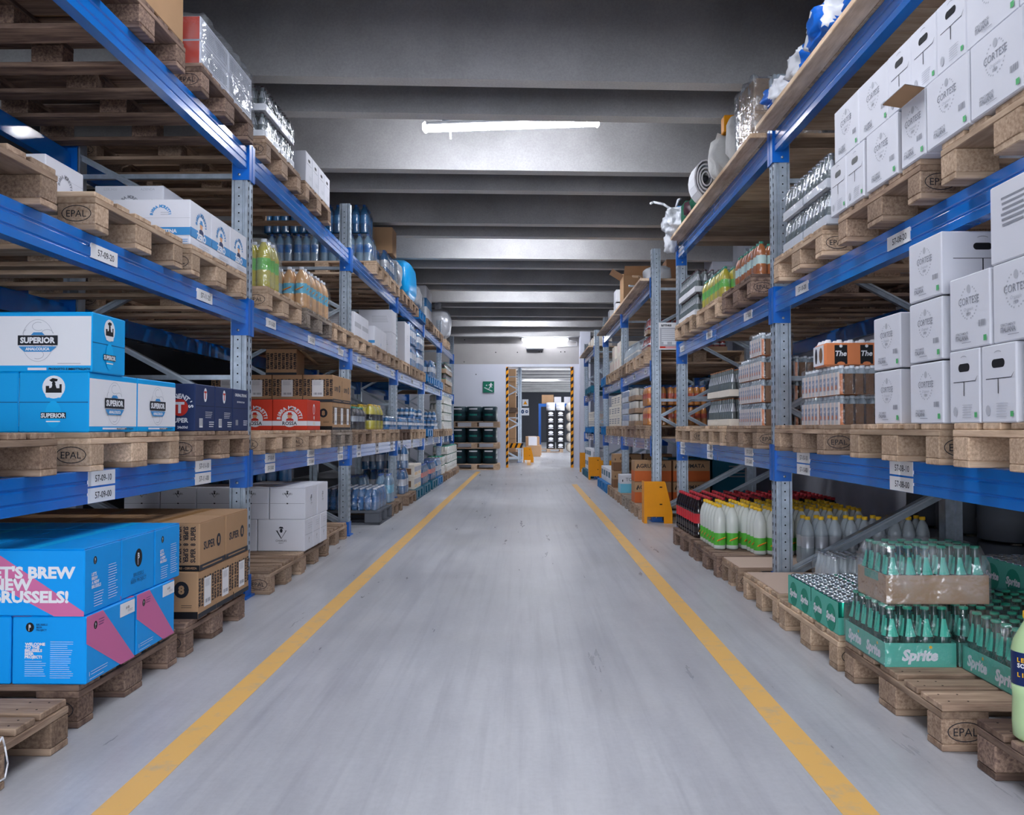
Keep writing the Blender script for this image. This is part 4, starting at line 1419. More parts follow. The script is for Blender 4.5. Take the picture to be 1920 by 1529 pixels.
def rect_film(mb, x0, x1, y0, y1, z0, z1, mat, top=True, r=.02, wob=.008, n=8):
    """loose film skin around a block"""
    rg = random.Random(int(z0 * 100 + y0 * 10))
    ring = []
    def side_pts(ax, a0, a1, c):
        for q in range(n):
            t = q / n
            w_ = rg.uniform(-wob, wob)
            ring.append((a0 + (a1 - a0) * t, c + w_) if ax == 'x' else (c + w_, a0 + (a1 - a0) * t))
    side_pts('x', x0, x1, y0); side_pts('y', y0, y1, x1); side_pts('x', x1, x0, y1); side_pts('y', y1, y0, x0)
    N = len(ring)
    hs = [z0, z0 + (z1 - z0) * .33, z0 + (z1 - z0) * .66, z1 - r, z1]
    vs = []
    cx, cy = (x0 + x1) / 2, (y0 + y1) / 2
    for li, z in enumerate(hs):
        sh = 1 if li < 4 else .96
        for (x, y) in ring:
            j = rg.uniform(-wob, wob) * .6
            vs.append((cx + (x - cx) * sh + j, cy + (y - cy) * sh + j, z + (rg.uniform(-wob, wob) * .5 if li == 4 else 0)))
    fs = []
    for li in range(4):
        for q in range(N):
            fs.append((li * N + q, li * N + (q + 1) % N, (li + 1) * N + (q + 1) % N, (li + 1) * N + q))
    if top:
        vs.append((cx, cy, z1 + .004)); c = len(vs) - 1
        for q in range(N): fs.append((4 * N + q, 4 * N + (q + 1) % N, c))
    mb.add(vs, fs, mat, True)
rect_film(mb, -1.99, -1.588, 4.14, 4.945, t3 + .003, t3 + .262, 'film_heavy', n=14)
tag(mb.build('stretch_wrap'), 'crinkled clear stretch wrap around the red ended cartons', 'plastic wrap')
# cartons with handle holes, top shelf left second bay
wh = carton(.3, .187, .23, WC, -1, None, lambda f, w, h: (f.rr(.0, .06, .06, .022, 'black'), f.r(0, .03, w * .7, .002, 'ink'), f.lines(w * .2, -.05, w * .4, 3, .01, 'ink_pale', .3)))
for j in range(4):
    wh.put((-1.60 - .15, 6.25 + j * .19, t3), 0, 'white wine carton with handle hole on left top shelf, %s from camera' % ORD[j], PC, 'white cartons on the left top shelf')

# agrumi / tonica boxes on the far right floor
def half_box(top_, low_, txt, col_):
    def g(f, w, h):
        f.r(0, -h * .24, w * .995, h * .5, low_); f.t(txt, -w * .05, h * .25, h * .26, col_, .02); f.rr(-w * .43, h * .18, .012, .03, 'black')
    return g
ag = carton(.42, .3, .24, 'brown_carton', 1, half_box('brown_carton', 'orange_carton', 'AGRUMATA', 'ink'), lambda f, w, h: f.r(0, -h * .24, w, h * .5, 'orange_carton'))
to = carton(.42, .28, .24, 'white_carton', 1, half_box('white', 'peach_label', 'TONICA', 'ink_grey'), lambda f, w, h: f.r(0, -h * .24, w, h * .5, 'peach_label'))
cl_ = carton(.4, .28, .24, 'brown_carton', 1, half_box('brown_carton', 'brown_dark', 'COLA', 'ink'), lambda f, w, h: f.r(0, -h * .24, w, h * .5, 'brown_dark'))
for k in range(2):
    ag.put((1.25 + .21, 9.95, z0 + k * .243), 0, 'brown and orange carton with bold black heading, %s of two' % ('lower', 'upper')[k], PC, 'citrus cartons')
    ag.put((1.25 + .65, 9.95, z0 + k * .243), 0, 'brown and orange citrus carton behind the guard post, %s of two' % ('lower', 'upper')[k], PC, 'citrus cartons')
    cl_.put((1.26 + .2, 12.4, z0 + k * .243), 0, 'brown two-tone carton by the upright, %s of two, far right floor' % ('lower', 'upper')[k], PC, 'brown two-tone cartons')
    cl_.put((1.7 + .2, 12.4, z0 + k * .243), 0, 'brown two-tone carton behind the upright, %s of two' % ('lower', 'upper')[k], PC, 'brown two-tone cartons')
to.put((1.25 + .21, 11.4, z0), 0, 'white and light blue carton on the floor pallet', PC)
gb = carton(.5, .4, .5, 'plastic_teal', 1, lambda f, w, h: (f.lines(w * .15, h * .3, w * .5, 4, .04, 'ink_grey', .4)))
for i in range(2):
    gb.put((1.95 + i * .52, 10.4, z0 + .0), 0, 'large dark blue-grey carton at the back of the far right floor bay, %s from aisle' % ORD[i], PC, 'dark blue-grey cartons')
# far left middle shelf cartons
wa = carton(.36, .36, .23, WC, -1, plain_marks, lambda f, w, h: f.r(0, 0, w * .9, h * .2, 'ink_pale'))
for j in range(2):
    for i in range(2):
        wa.put((-1.62 - .18 - i * .37, 8.22 + j * .37, zm), 0, 'pale blue-white carton behind the second upright, %s from camera, %s from aisle' % (ORD[j], ORD[i]), PC, 'pale cartons left middle shelf')
wb_ = carton(.40, .38, .21, WC, -1, lambda f, w, h: (f.r(-w * .3, 0, .05, .05, 'ink_pale'), f.r(w * .25, 0, .05, .05, 'ink_pale'), f.r(0, -h * .3, w, .03, 'sky_band')), None)
for j in range(2): wb_.put((-1.60 - .2, 9.22 + j * .39, zm), 0, 'long white carton on left middle shelf, third bay, %s from camera' % ORD[j], PC, 'long white cartons left middle shelf')
wc_ = carton(.4, .35, .27, WC, -1, plain_marks, None)
for k in range(2):
    wc_.put((-1.60 - .2, 10.35, zm + k * .272), 0, 'lilac white carton left of the tall grey carton, %s one' % ('lower', 'upper')[k], PC, 'lilac white cartons')
wd_ = carton(.45, .5, .54, WC, -1, None, lambda f, w, h: f.lines(0, .1, .1, 3, .03, 'ink_pale'))
wd_.put((-1.60 - .225, 11.55, zm), 0, 'tall pale grey carton on left middle shelf', PC)
bt = carton(.3, .32, .32, 'brown_carton', -1)
bt.put((-1.76, 10.42, LL[2] + .144 + .318), 0, 'brown carton perched on blue water packs, left top shelf', PC)
# ------------------------------------------------------------------ bottles, cans and their packs
STY = {
 'pet': ([(0, .012), (.6, 0), (.9, .01), (1, .05), (1, .13), (.95, .15), (1, .17), (1, .34), (.96, .36), (.96, .58), (1, .60), (.98, .68), (.72, .83), (.36, .925), (.36, .94)], (8, 9), (.40, .935, 1.0)),
 'petlow': ([(0, .012), (.6, 0), (.9, .01), (1, .04), (.97, .08), (.98, .10), (.98, .37), (.95, .39), (1, .42), (1, .60), (.98, .68), (.72, .83), (.36, .925), (.36, .94)], (5, 5), (.40, .935, 1.0)),
 'water': ([(0, .012), (.6, 0), (.95, .02), (1, .06), (.96, .12), (1, .16), (.95, .22), (1, .28), (.97, .34), (.97, .6), (1, .62), (.9, .76), (.5, .88), (.33, .93), (.33, .945)], (8, 9), (.38, .94, 1.0)),
 'glass': ([(0, .01), (.85, 0), (1, .03), (1, .34), (.98, .4), (.95, .5), (.62, .66), (.46, .8), (.42, .95), (.42, .97)], (3, 3), (.50, .955, 1.0)),
 'can': ([(0, .02), (.78, .0), (1, .05), (1, .92), (.88, .98), (.84, .98), (.84, .965), (0, .965)], (2, 2), None),
}
def bottle_into(mb, cx, cy, z, h, r, sty, liq, lab, cap, seg, with_cap=True, neck=None):
    prof, (l0, l1), cp = STY[sty]
    pts = [(a * r, b * h) for a, b in prof]
    mats = [liq] * (len(pts) - 1)
    if sty == 'can':
        mats = [cap, cap, lab, cap, cap, cap, cap]
    else:
        for q in range(l0, l1 + 1):
            if q < len(mats) and lab: mats[q] = lab
        if sty == 'glass':
            mats = [liq] * (len(pts) - 1)
            if lab: mats[2] = liq
            if neck and not with_cap is None and seg < 10: mats[4] = neck
    mb.lathe(pts, seg, mats, cx, cy, z)
    if sty == 'glass' and neck and seg >= 10:
        # slanted shoulder labels on the side towards the camera and both flanks
        for c0 in (-90, 0, 180):
            for q in range(3):
                vs = []
                for (rr, zz, hw) in ((.97, .50, 38), (.66, .655, 34), (.49, .80, 26)):
                    for e in (0, 1):
                        a = math.radians(c0 - hw + 2 * hw * (q + e) / 3)
                        vs.append((cx + rr * r * 1.06 * math.cos(a), cy + rr * r * 1.06 * math.sin(a), z + zz * h))
                mb.add(vs, [(0, 1, 3, 2), (2, 3, 5, 4)], neck, True)
    if cp and with_cap:
        mb.lathe([(cp[0] * r, cp[1] * h), (cp[0] * r * 1.04, cp[1] * h + .002), (cp[0] * r, cp[2] * h), (0, cp[2] * h)], seg, cap, cx, cy, z)

def cap_into(mb, cx, cy, z, h, r, sty, cap, seg):
    cp = STY[sty][2]
    mb.lathe([(cp[0] * r, cp[1] * h), (cp[0] * r * 1.04, cp[1] * h + .002), (cp[0] * r, cp[2] * h), (0, cp[2] * h)], seg, cap, cx, cy, z)

def label_mark(mb, side, cx, cy, z, h, r, mark):
    """small emblem on a bottle's label, towards aisle and camera"""
    mat, tilt = mark
    for (nx, ny) in ((0, -1), (side * -1, 0)):
        f = Face(mb, (cx + nx * (r * 1.0 + .0015), cy + ny * (r + .0015), z + h * mark[1]), (1, 0, 0) if ny else (0, -side, 0), (0, 0, 1), (nx, ny, 0))
        f.poly([(-r * .72, -.016), (r * .6, .008), (r * .72, .018), (-r * .6, -.004)], mat)
        f.poly([(-r * .5, -.014), (r * .5, .006), (r * .5, .011), (-r * .5, -.008)], 'red_print')

def pack(nx, ny, h, r, sty, liq, lab, cap, side=1, seg=12, parts=True, film_='film', tray=None, tray_h=.04, pitch=None, mark=None, neck=None, tray_print=None, caps=True, name=None, film_top=None, row_fn=None):
    """shrink pack of bottles or cans; origin bottom centre"""
    p = pitch or r * 2.03
    W, D = nx * p, ny * p
    nm = name or ('can_pack' if sty == 'can' else 'bottle_pack')
    def fn():
        r0 = empty(nm) if parts else None
        one = MB()
        base = None
        z = .004 if tray else 0
        for j in range(ny):
            for i in range(nx):
                cx, cy = -W / 2 + (i + .5) * p, -D / 2 + (j + .5) * p
                lq = row_fn(i, j) if row_fn else liq
                if not parts:
                    bottle_into(one, cx, cy, z, h, r, sty, lq, lab, cap, seg, True, neck)
                    continue
                if base is None or row_fn:
                    mb = MB()
                    bottle_into(mb, 0, 0, 0, h, r, sty, lq, lab, cap, seg, not caps, neck)
                    if mark: label_mark(mb, side, 0, 0, 0, h, r, mark)
                    b = mb.build('can' if sty == 'can' else 'bottle', r0, (cx, cy, z))
                    base = b
                    if caps and sty != 'can':
                        mc = MB(); cap_into(mc, 0, 0, 0, h, r, sty, cap, seg)
                        c = mc.build('cap', b); capb = c
                else:
                    b = base.copy(); COL.objects.link(b); b.location = (cx, cy, z)
                    if caps and sty != 'can':
                        c = capb.copy(); COL.objects.link(c); c.parent = b
        if tray:
            mb = MB() if parts else one
            t = .003
            mb.box(-W / 2 - t, W / 2 + t, -D / 2 - t, D / 2 + t, 0, .003, tray)
            for (a, b_, c_, d_) in ((-W / 2 - t, W / 2 + t, -D / 2 - t, -D / 2), (-W / 2 - t, W / 2 + t, D / 2, D / 2 + t), (-W / 2 - t, -W / 2, -D / 2, D / 2), (W / 2, W / 2 + t, -D / 2, D / 2)):
                mb.box(a, b_, c_, d_, 0, tray_h, tray)
            if tray_print:
                F = faces_of(mb, W + 2 * t, D + 2 * t, tray_h, side)
                tray_print(F['near'], W, tray_h, False); tray_print(F['aisle'], D, tray_h, True)
            if parts: mb.build('tray', r0)
        if film_:
            mb = MB() if parts else one
            e = .008 if tray else .006
            dent = 0 if tray else .16
            sh = h * (.82 if sty != 'can' else .97)
            w0, d0 = W / 2 + e, D / 2 + e
            w1, d1 = W / 2 - r * .55, D / 2 - r * .55
            top = h + z + .002
            rg = random.Random(5)
            n1, n2 = max(2, nx) * 2, max(2, ny) * 2
            rings = []
            for (ww, dd, zz, sc_) in ((w0, d0, .002, 0), (w0, d0, h * .3, 1), (w0, d0, h * .62, 1), (w0 * .985, d0 * .985, sh * .9, 1), (w1, d1, top, 0)):
                ring = []
                for q in range(n1): ring.append((-ww + 2 * ww * q / n1, -dd + (r * dent * sc_ if q % 2 == 0 and q else 0)))
                for q in range(n2): ring.append((ww - (r * dent * sc_ if q % 2 == 0 and q else 0), -dd + 2 * dd * q / n2))
                for q in range(n1): ring.append((ww - 2 * ww * q / n1, dd - (r * dent * sc_ if q % 2 == 0 and q else 0)))
                for q in range(n2): ring.append((-ww + (r * dent * sc_ if q % 2 == 0 and q else 0), dd - 2 * dd * q / n2))
                rings.append([(a, b_, zz + (rg.uniform(-.004, .004) if zz > .01 else 0)) for a, b_ in ring])
            N = len(rings[0])
            vs = [v for rg_ in rings for v in rg_]
            fs = [(l * N + q, l * N + (q + 1) % N, (l + 1) * N + (q + 1) % N, (l + 1) * N + q) for l in range(len(rings) - 1) for q in range(N)]
            fs.append(tuple(range((len(rings) - 1) * N, len(rings) * N)))
            mb.add(vs, fs, film_, True)
            if parts: mb.build('shrink_film', r0)
        return r0 if parts else one.build(nm)
    P = Proto(fn)
    P.W, P.D = W + .012, D + .012
    return P

def pgrid(P, side, xa, y0, z, h, nx, ny, nz, desc, group, **k):
    grid(P, side, xa, y0, z, P.W, P.D, h, nx, ny, nz, desc, 'bottle pack', group, gap=.003, jit=.004, rot=.01, **k)

# lemonade and cola on the floor, second right bay --------------------------------
lem = pack(2, 3, .315, .0435, 'petlow', 'pet_lemon', 'pet_lemon_label', 'cap_yellow', 1, seg=14, film_=None, mark=('yellow', .235))
z0 = .144
pgrid(lem, 1, 1.32, 6.03, z0, .32, 5, 2, 1, 'six clear yellow-capped lemonade bottles on right floor', 'yellow-capped lemonade packs')
pgrid(lem, 1, 1.53, 5.76, z0, .32, 4, 1, 1, 'nearest row of yellow-capped lemonade bottles', 'yellow-capped lemonade packs')
colp = pack(2, 3, .315, .0435, 'pet', 'cola', 'cola_label', 'cap_red', 1, seg=12, film_=None)
pgrid(colp, 1, 1.30, 6.66, z0, .32, 6, 3, 1, 'six red-capped cola bottles behind the lemonade', 'red-capped cola packs')
# dark yellow capped soda behind the upright
sod = pack(3, 2, .30, .042, 'pet', 'clear_pet', 'silver_label', 'cap_yellow', 1, seg=10, film_=None, caps=False)
pgrid(sod, 1, 1.70, 5.30, z0 + .0055, .3, 3, 1, 1, 'yellow-capped soda bottles in shade behind the second upright', 'yellow-capped soda packs')
gl = pack(4, 6, .16, .025, 'glass', 'clear_glass', None, 'cap_silver', 1, seg=8, parts=False, film_='film', tray='white', tray_h=.03)
pgrid(gl, 1, 1.62, 4.56, z0, .17, 3, 1, 1, 'white tray of small clear glass bottles by the diagonal brace', 'small glass bottle trays')
gl2 = pack(4, 6, .17, .025, 'glass', 'clear_glass', 'silver_label', 'cap_silver', 1, seg=8, parts=False, film_='film', tray='white', tray_h=.05, name='bottle_tray')
# sprite -------------------------------------------------------------------------
def spr(f, w, h, aisle):
    n = 2 if aisle else 1
    for q in range(n):
        u = (q - (n - 1) / 2) * w * .48
        f.t('Sprite', u, 0, h * .62, 'white', .05, shear=.22, sx=1.0)
        f.e(u + h * .42, h * .33, h * .07, h * .07, 'yellow', 8)
trg = pack(4, 6, .205, .0305, 'glass', 'green_glass', None, 'cap_green', 1, seg=12, tray='teal_pale', tray_h=.085, tray_print=spr, neck='sprite_label', film_='film', name='bottle_tray')
GS = 'trays of green glass bottles'
trg.put((1.285 + trg.W / 2, 3.095 + trg.D / 2, z0), .0, 'teal tray of green glass lemonade bottles at the pallet corner', 'bottle tray', GS)
trg.put((1.552 + trg.W / 2, 3.10 + trg.D / 2, z0), .0, 'teal tray of green bottles under the brown tray, inner side', 'bottle tray', GS)
trg.put((1.552 + trg.W / 2, 2.70 + trg.D / 2, z0), .0, 'teal tray of green bottles nearest the camera, beside bare pallet boards', 'bottle tray', GS)
trg.put((1.82 + trg.W / 2, 2.72 + trg.D / 2, z0), .0, 'teal tray of green bottles at the right edge of the view', 'bottle tray', GS)
trg.put((1.82 + trg.W / 2, 3.11 + trg.D / 2, z0), .0, 'teal tray of green bottles deep behind the brown tray', 'bottle tray', GS)
def brn(f, w, h, aisle):
    if aisle: f.r(0, h * .35, w * .5, h * .3, 'teal')
trb = pack(6, 4, .205, .0305, 'glass', 'green_glass', None, 'cap_green', 1, seg=12, tray='brown_carton', tray_h=.105, tray_print=brn, neck='sprite_label', film_='film_heavy', name='bottle_tray')
trb.put((1.315 + trb.W / 2, 3.16 + trb.D / 2, z0 + .211), .015, 'brown cardboard tray of green glass bottles in clear film, stacked on top', 'bottle tray', GS)
def cansp(f, w, h, aisle):
    n = 2
    if aisle:
        for q in range(n):
            u = (q - .5) * w * .5
            f.e(u, -.01, w * .17, h * .4, 'teal', 16); f.t('Sprite', u, -.005, h * .3, 'white', .05, shear=.25)
def can_wrap(nx, ny, P_r=.0265, hh=.145):
    def fn():
        r0 = empty('can_pack')
        p = P_r * 2.04
        W, D = nx * p, ny * p
        mb = MB(); bottle_into(mb, 0, 0, 0, hh, P_r, 'can', '', 'can_green', 'can_top', 12)
        b0 = None
        for j in range(ny):
            for i in range(nx):
                loc = (-W / 2 + (i + .5) * p, -D / 2 + (j + .5) * p, 0)
                if b0 is None: b0 = mb.build('can', r0, loc)
                else:
                    b = b0.copy(); COL.objects.link(b); b.location = loc
        mb = MB()
        e = .004
        x0, x1, y0, y1 = -W / 2 - e, W / 2 + e, -D / 2 - e, D / 2 + e
        mb.add([(x0, y0, .002), (x0, y1, .002), (x0, y1, hh * .93), (x0, y0, hh * .93)], [(0, 1, 2, 3)], 'teal_pale')
        mb.add([(x1, y0, .002), (x1, y1, .002), (x1, y1, hh * .93), (x1, y0, hh * .93)], [(3, 2, 1, 0)], 'teal_pale')
        mb.add([(x0, y1, .002), (x1, y1, .002), (x1, y1, hh * .93), (x0, y1, hh * .93)], [(3, 2, 1, 0)], 'teal_pale')
        mb.add([(x0, y0, hh * .5), (x1, y0, hh * .5), (x1, y0, .002), (x0, y0, .002)], [(0, 1, 2, 3)], 'teal_pale')
        cansp(Face(mb, (x0, 0, hh * .46), (0, -1, 0), (0, 0, 1), (-1, 0, 0)), D, hh, True)
        f = Face(mb, (0, y0, hh * .26), (1, 0, 0), (0, 0, 1), (0, -1, 0)); f.t('Sprite', 0, 0, .06, 'white', .05, shear=.25)
        mb.build('printed_film', r0)
        return r0
    P = Proto(fn); P.W, P.D = nx * P_r * 2.04 + .01, ny * P_r * 2.04 + .01
    return P
cw = can_wrap(4, 6)
GCN = 'green can packs'
cw.put((1.29 + cw.W / 2, 3.56 + cw.D / 2, z0), 0, 'wrapped pack of green cans beside the bottle tray at aisle edge', 'can pack', GCN)
cw.put((1.29 + cw.W / 2, 3.90 + cw.D / 2, z0), 0, 'wrapped pack of green cans at the far corner of the pallet, aisle edge', 'can pack', GCN)
cw.put((1.52 + cw.W / 2, 3.57 + cw.D / 2, z0), 0, 'wrapped pack of green cans, second from aisle, behind the brown tray', 'can pack', GCN)
cw.put((1.52 + cw.W / 2, 3.92 + cw.D / 2, z0), 0, 'wrapped pack of green cans near the foot of the diagonal brace', 'can pack', GCN)
for k in range(2):
    cw.put((2.05 + cw.W / 2, 3.20 + cw.D / 2 + .35, z0 + k * .148), 0, 'wrapped pack of green cans in the dark beneath the right beam, %s' % ('lower', 'upper')[k], 'can pack', GCN)
    cw.put((2.28 + cw.W / 2, 3.20 + cw.D / 2 + .3, z0 + k * .148), 0, 'wrapped pack of green cans farthest right under the beam, %s' % ('lower', 'upper')[k], 'can pack', GCN)
# lemon soda bottle at the right edge
r = empty('soda_bottle', (1.385, 2.38, z0)); tag(r, 'big pale green lemon soda bottle cut by the right edge of the view', 'bottle')
pm('lemon_soda', '#b8d4a0', .2, 0, .7, alpha=.9)
pm('navy_label', '#1a2a5c', .4)
mb = MB(); mb.lathe([(0, .01), (.03, 0), (.044, .012), (.046, .05), (.044, .12), (.046, .15), (.046, .15), (.0465, .155), (.0465, .245), (.046, .25), (.04, .275), (.022, .31), (.014, .325), (.014, .335)], 24, ['lemon_soda'] * 7 + ['navy_label'] + ['lemon_soda'] * 5)
b = mb.build('bottle', r)
mb = MB(); mb.lathe([(.016, .333), (.0165, .336), (.016, .352), (0, .352)], 20, 'cap_yellow'); mb.build('cap', r)
mb = MB()
for q, (tx, v, m_) in enumerate((('LEMON', .225, 'yellow'), ('SODA', .21, 'white'), ('LIMONE', .185, 'yellow'))):
    for ch, c_ in enumerate(tx):
        a = math.radians(205 + ch * 13)
        f = Face(mb, (.0468 * math.cos(a), .0468 * math.sin(a), v), (-math.sin(a), math.cos(a), 0), (0, 0, 1), (math.cos(a), math.sin(a), 0))
        f.t(c_, 0, 0, .016, m_, .04)
mb.build('label_print', r)

# tea bricks ----------------------------------------------------------------------
pm('tea_white', '#dedad8', .4); pm('tea_orange', '#dc8454', .45); pm('tea_blue', '#97a2bc', .4); pm('tea_pink', '#e6d0c4', .45)
def brick(big=False):
    def fn():
        r0 = empty('drink_pack')
        W, D, H = .20, .268, .142
        mb = MB()
        n = 5
        for sx in (-1, 1):
            for q in range(n):
                a, b_ = -D / 2 + q * D / n, -D / 2 + (q + 1) * D / n
                m = (a + b_) / 2
                x = sx * W / 2
                pts = [(x - sx * .006, a), (x, a + .01), (x, b_ - .01), (x - sx * .006, b_)]
                for (z1_, z2_, mt) in ((.0, .022, 'tea_white'), (.022, .085, 'tea_blue'), (.085, .108, 'tea_white')):
                    for u in range(3):
                        mt2 = mt if u == 1 else 'tea_pink'
                        q0, q1 = pts[u], pts[u + 1]
                        mb.add([(q0[0], q0[1], z1_), (q1[0], q1[1], z1_), (q1[0], q1[1], z2_), (q0[0], q0[1], z2_)], [(0, 1, 2, 3)], mt2)
                f = Face(mb, (x, m, .035), (0, -sx * 1, 0), (0, 0, 1), (sx, 0, 0)); f.e(0.004, 0, .010, .012, 'tea_orange', 8)
                f.t('The', 0, .03, .018, 'white', .04, shear=.2)
        mb.add([(-W / 2 + .006, -D / 2, 0), (W / 2 - .006, -D / 2, 0), (W / 2 - .006, -D / 2, .1), (-W / 2 + .006, -D / 2, .1)], [(0, 1, 2, 3)], 'brown_dark')
        mb.add([(-W / 2 + .006, D / 2, 0), (W / 2 - .006, D / 2, 0), (W / 2 - .006, D / 2, .1), (-W / 2 + .006, D / 2, .1)], [(3, 2, 1, 0)], 'tea_orange')
        f = Face(mb, (0, -D / 2, .06), (1, 0, 0), (0, 0, 1), (0, -1, 0)); f.r(-W * .42, -.01, .02, .1, 'tea_orange')
        mb.build('printed_sleeve', r0)
        mb = MB()
        for i in range(4):
            for q in range(n):
                mb.lathe([(.023, .095), (.022, .11), (.012, .128), (.012, .140), (0, .141)], 8, ['clear_pet', 'clear_pet', 'cap_white', 'cap_white'], -W / 2 + (i + .5) * W / 4, -D / 2 + (q + .5) * D / n)
                if q == 0: mb.lathe([(.0225, .004), (.0225, .10)], 8, 'brown_glass', -W / 2 + (i + .5) * W / 4, -D / 2 + .02)
        mb.build('bottle_tops', r0)['kind'] = 'stuff'
        mb = MB(); rect_film(mb, -W / 2 - .003, W / 2 + .003, -D / 2 - .004, D / 2 + .004, .002, .143, 'film', n=6, wob=.002); mb.build('shrink_film', r0)
        return r0
    P = Proto(fn); P.W, P.D = .208, .278
    return P
bk = brick()
zr = RL[0] + .144
GT = 'wrapped peach tea packs'
grid(bk, 1, 1.49, 4.10, zr, .205, .272, .145, 3, 2, 2, 'peach tea pack left of white cartons', 'drink pack', GT, gap=.003)
grid(bk, 1, 1.45, 5.30, zr, .205, .272, .146, 2, 2, 3, 'peach tea pack behind the second right upright', 'drink pack', GT, gap=.003)
bk.put((1.45 + .11, 5.30 + .14, zr + .438), 0, 'peach tea pack alone on the topmost fourth layer, right lower shelf', 'drink pack', GT)
def the_face(mb, f, w, h):
    f.r(0, 0, w * .99, h * .9, 'tea_orange')
    for u in (-.06, .065):
        f.r(u, 0, .062, h * .86, 'black'); f.t('The', u, .006, .036, 'white', .03, shear=.2); f.e(u, .042, .008, .008, 'white', 8); f.e(u, -.045, .02, .01, 'tea_orange', 8)
        f.k = 1
thb = Proto(lambda: (lambda mb: (mb.box(-.14, .14, -.1, .1, 0, .118, 'tea_orange', .012), the_face(mb, Face(mb, (0, -.1, .059), (1, 0, 0), (0, 0, 1), (0, -1, 0)), .26, .11),
     [mb.lathe([(.022, .116), (.016, .128), (.012, .136), (0, .137)], 8, 'cap_white', -.11 + .055 * (q % 5), -.06 + .06 * (q // 5)) for q in range(15)],
     (lambda f: (f.r(0, 0, .18, .1, 'white'), f.e(.04, 0, .03, .04, 'brown_dark', 12), f.e(-.04, 0, .02, .04, 'brown_glass', 12)))(Face(mb, (-.14, 0, .059), (0, -1, 0), (0, 0, 1), (-1, 0, 0))), mb.build('drink_pack'))[-1])(MB()))
thb.put((1.49 + .145, 4.36, zr + .291), -.05, 'orange pack with two black labels on top of the tea stack', 'drink pack', GT)
thb.put((1.49 + .44, 4.38, zr + .291), .04, 'orange pack with black labels behind the topmost tea pack', 'drink pack', GT)

# other bottle loads on the right -------------------------------------------------
z2 = RL[1] + .144
sv = pack(4, 6, .165, .027, 'glass', 'clear_dark', None, 'cap_silver', 1, seg=10, tray='white', tray_h=.045, neck='silver_label', film_='film', name='bottle_tray', caps=False)
grid(sv, 1, 1.42, 4.03, z2, sv.W, sv.D, .175, 2, 2, 2, 'white tray of silver necked bottles, right middle', 'bottle tray', 'silver necked bottle trays', gap=.003, skip=lambda i, j, k: i == 1 and k == 0)
pt = pack(3, 2, .225, .034, 'pet', 'tea_drink', 'tea_label', 'cap_green', 1, seg=12, caps=False)
pgrid(pt, 1, 1.46, 5.40, z2, .23, 3, 4, 1, 'green-capped tea pack over the second bay beam', 'green-capped tea packs')
yg = pack(3, 2, .24, .034, 'pet', 'yellow_drink', 'lime_label', 'cap_green', 1, seg=12, caps=False)
pgrid(yg, 1, 1.45, 6.32, z2, .24, 2, 5, 1, 'yellow and green drink pack on right middle shelf', 'yellow and green drink packs')
cg = pack(4, 6, .19, .03, 'glass', 'clear_dark', None, 'cap_dark', 1, seg=10, parts=False, film_=None, tray='white', tray_h=.05, neck='silver_label', name='bottle_tray')
grid(cg, 1, 1.44, 7.28, z2, cg.W, cg.D, .2, 2, 2, 2, 'white bottle tray, far end, right middle', 'bottle tray', 'white bottle trays at the far end', gap=.003)
ct = pack(4, 6, .20, .029, 'glass', 'clear_dark', None, 'cap_brown', 1, seg=10, parts=False, film_=None, tray='cream', tray_h=.05, neck='silver_label', name='bottle_tray')
grid(ct, 1, 1.47, 6.2, zr, ct.W, ct.D, .215, 2, 2, 2, 'cream bottle tray beyond the tea packs', 'bottle tray', 'cream bottle trays', gap=.003)
# far right rack
orp = pack(3, 2, .215, .034, 'pet', 'orange_drink', 'orange_label', 'cap_blue', 1, seg=10, parts=False)
zf1, zf2, zf3 = .885 + .144, 1.70 + .144, 2.60
pgrid(orp, 1, 1.33, 9.34, zf1, .222, 3, 3, 2, 'orange soda pack, far right rack', 'blue-capped orange soda packs')
gb_ = pack(4, 5, .15, .03, 'can', '', 'cream', 'cap_silver', 1, seg=8, parts=False, tray='brown_carton', tray_h=.06, name='can_tray')
grid(gb_, 1, 1.34, 10.5, zf1, gb_.W, gb_.D, .158, 1, 2, 3, 'brown tray of pale cans beside orange soda', 'can tray', 'brown can trays', gap=.003)
lc = pack(4, 5, .15, .03, 'can', '', 'tea_blue', 'cap_white', 1, seg=8, parts=False, tray='white', tray_h=.07, name='can_tray')
grid(lc, 1, 1.34, 11.25, zf1, lc.W, lc.D, .158, 1, 2, 3, 'lilac can tray on the far right lower shelf', 'can tray', 'lilac can trays', gap=.003)
bc = carton(.25, .38, .15, 'cream', 1, lambda f, w, h: f.r(0, 0, w * .4, h * .5, 'tea_pink'), lambda f, w, h: f.lines(0, h * .2, w * .8, 3, .03, 'ink_grey', .5))
grid(bc, 1, 1.34, 12.2, zf1, .25, .38, .152, 1, 4, 3, 'beige carton on far right lower shelf', PC, 'beige cartons far right', gap=.02, skip=lambda i, j, k: j == 3 and k == 2)
grid(bc, 1, 1.36, 16.95, zf1, .25, .38, .152, 1, 4, 2, 'beige carton on last right rack', PC, 'beige cartons last rack', gap=.03)
rj = pack(4, 4, .17, .034, 'glass', 'red_jar', None, 'cap_silver', 1, seg=8, parts=False, tray='brown_carton', tray_h=.05, neck='clear_glass', name='jar_tray')
grid(rj, 1, 1.34, 9.36, zf2, rj.W, rj.D, .19, 3, 2, 2, 'tray of red jars, far right middle shelf', 'jar tray', 'red jar trays', gap=.003, skip=lambda i, j, k: k == 1 and j == 1)
cj = pack(4, 4, .2, .034, 'glass', 'clear_glass', 'cream', 'cap_silver', 1, seg=8, parts=False, neck='cream')
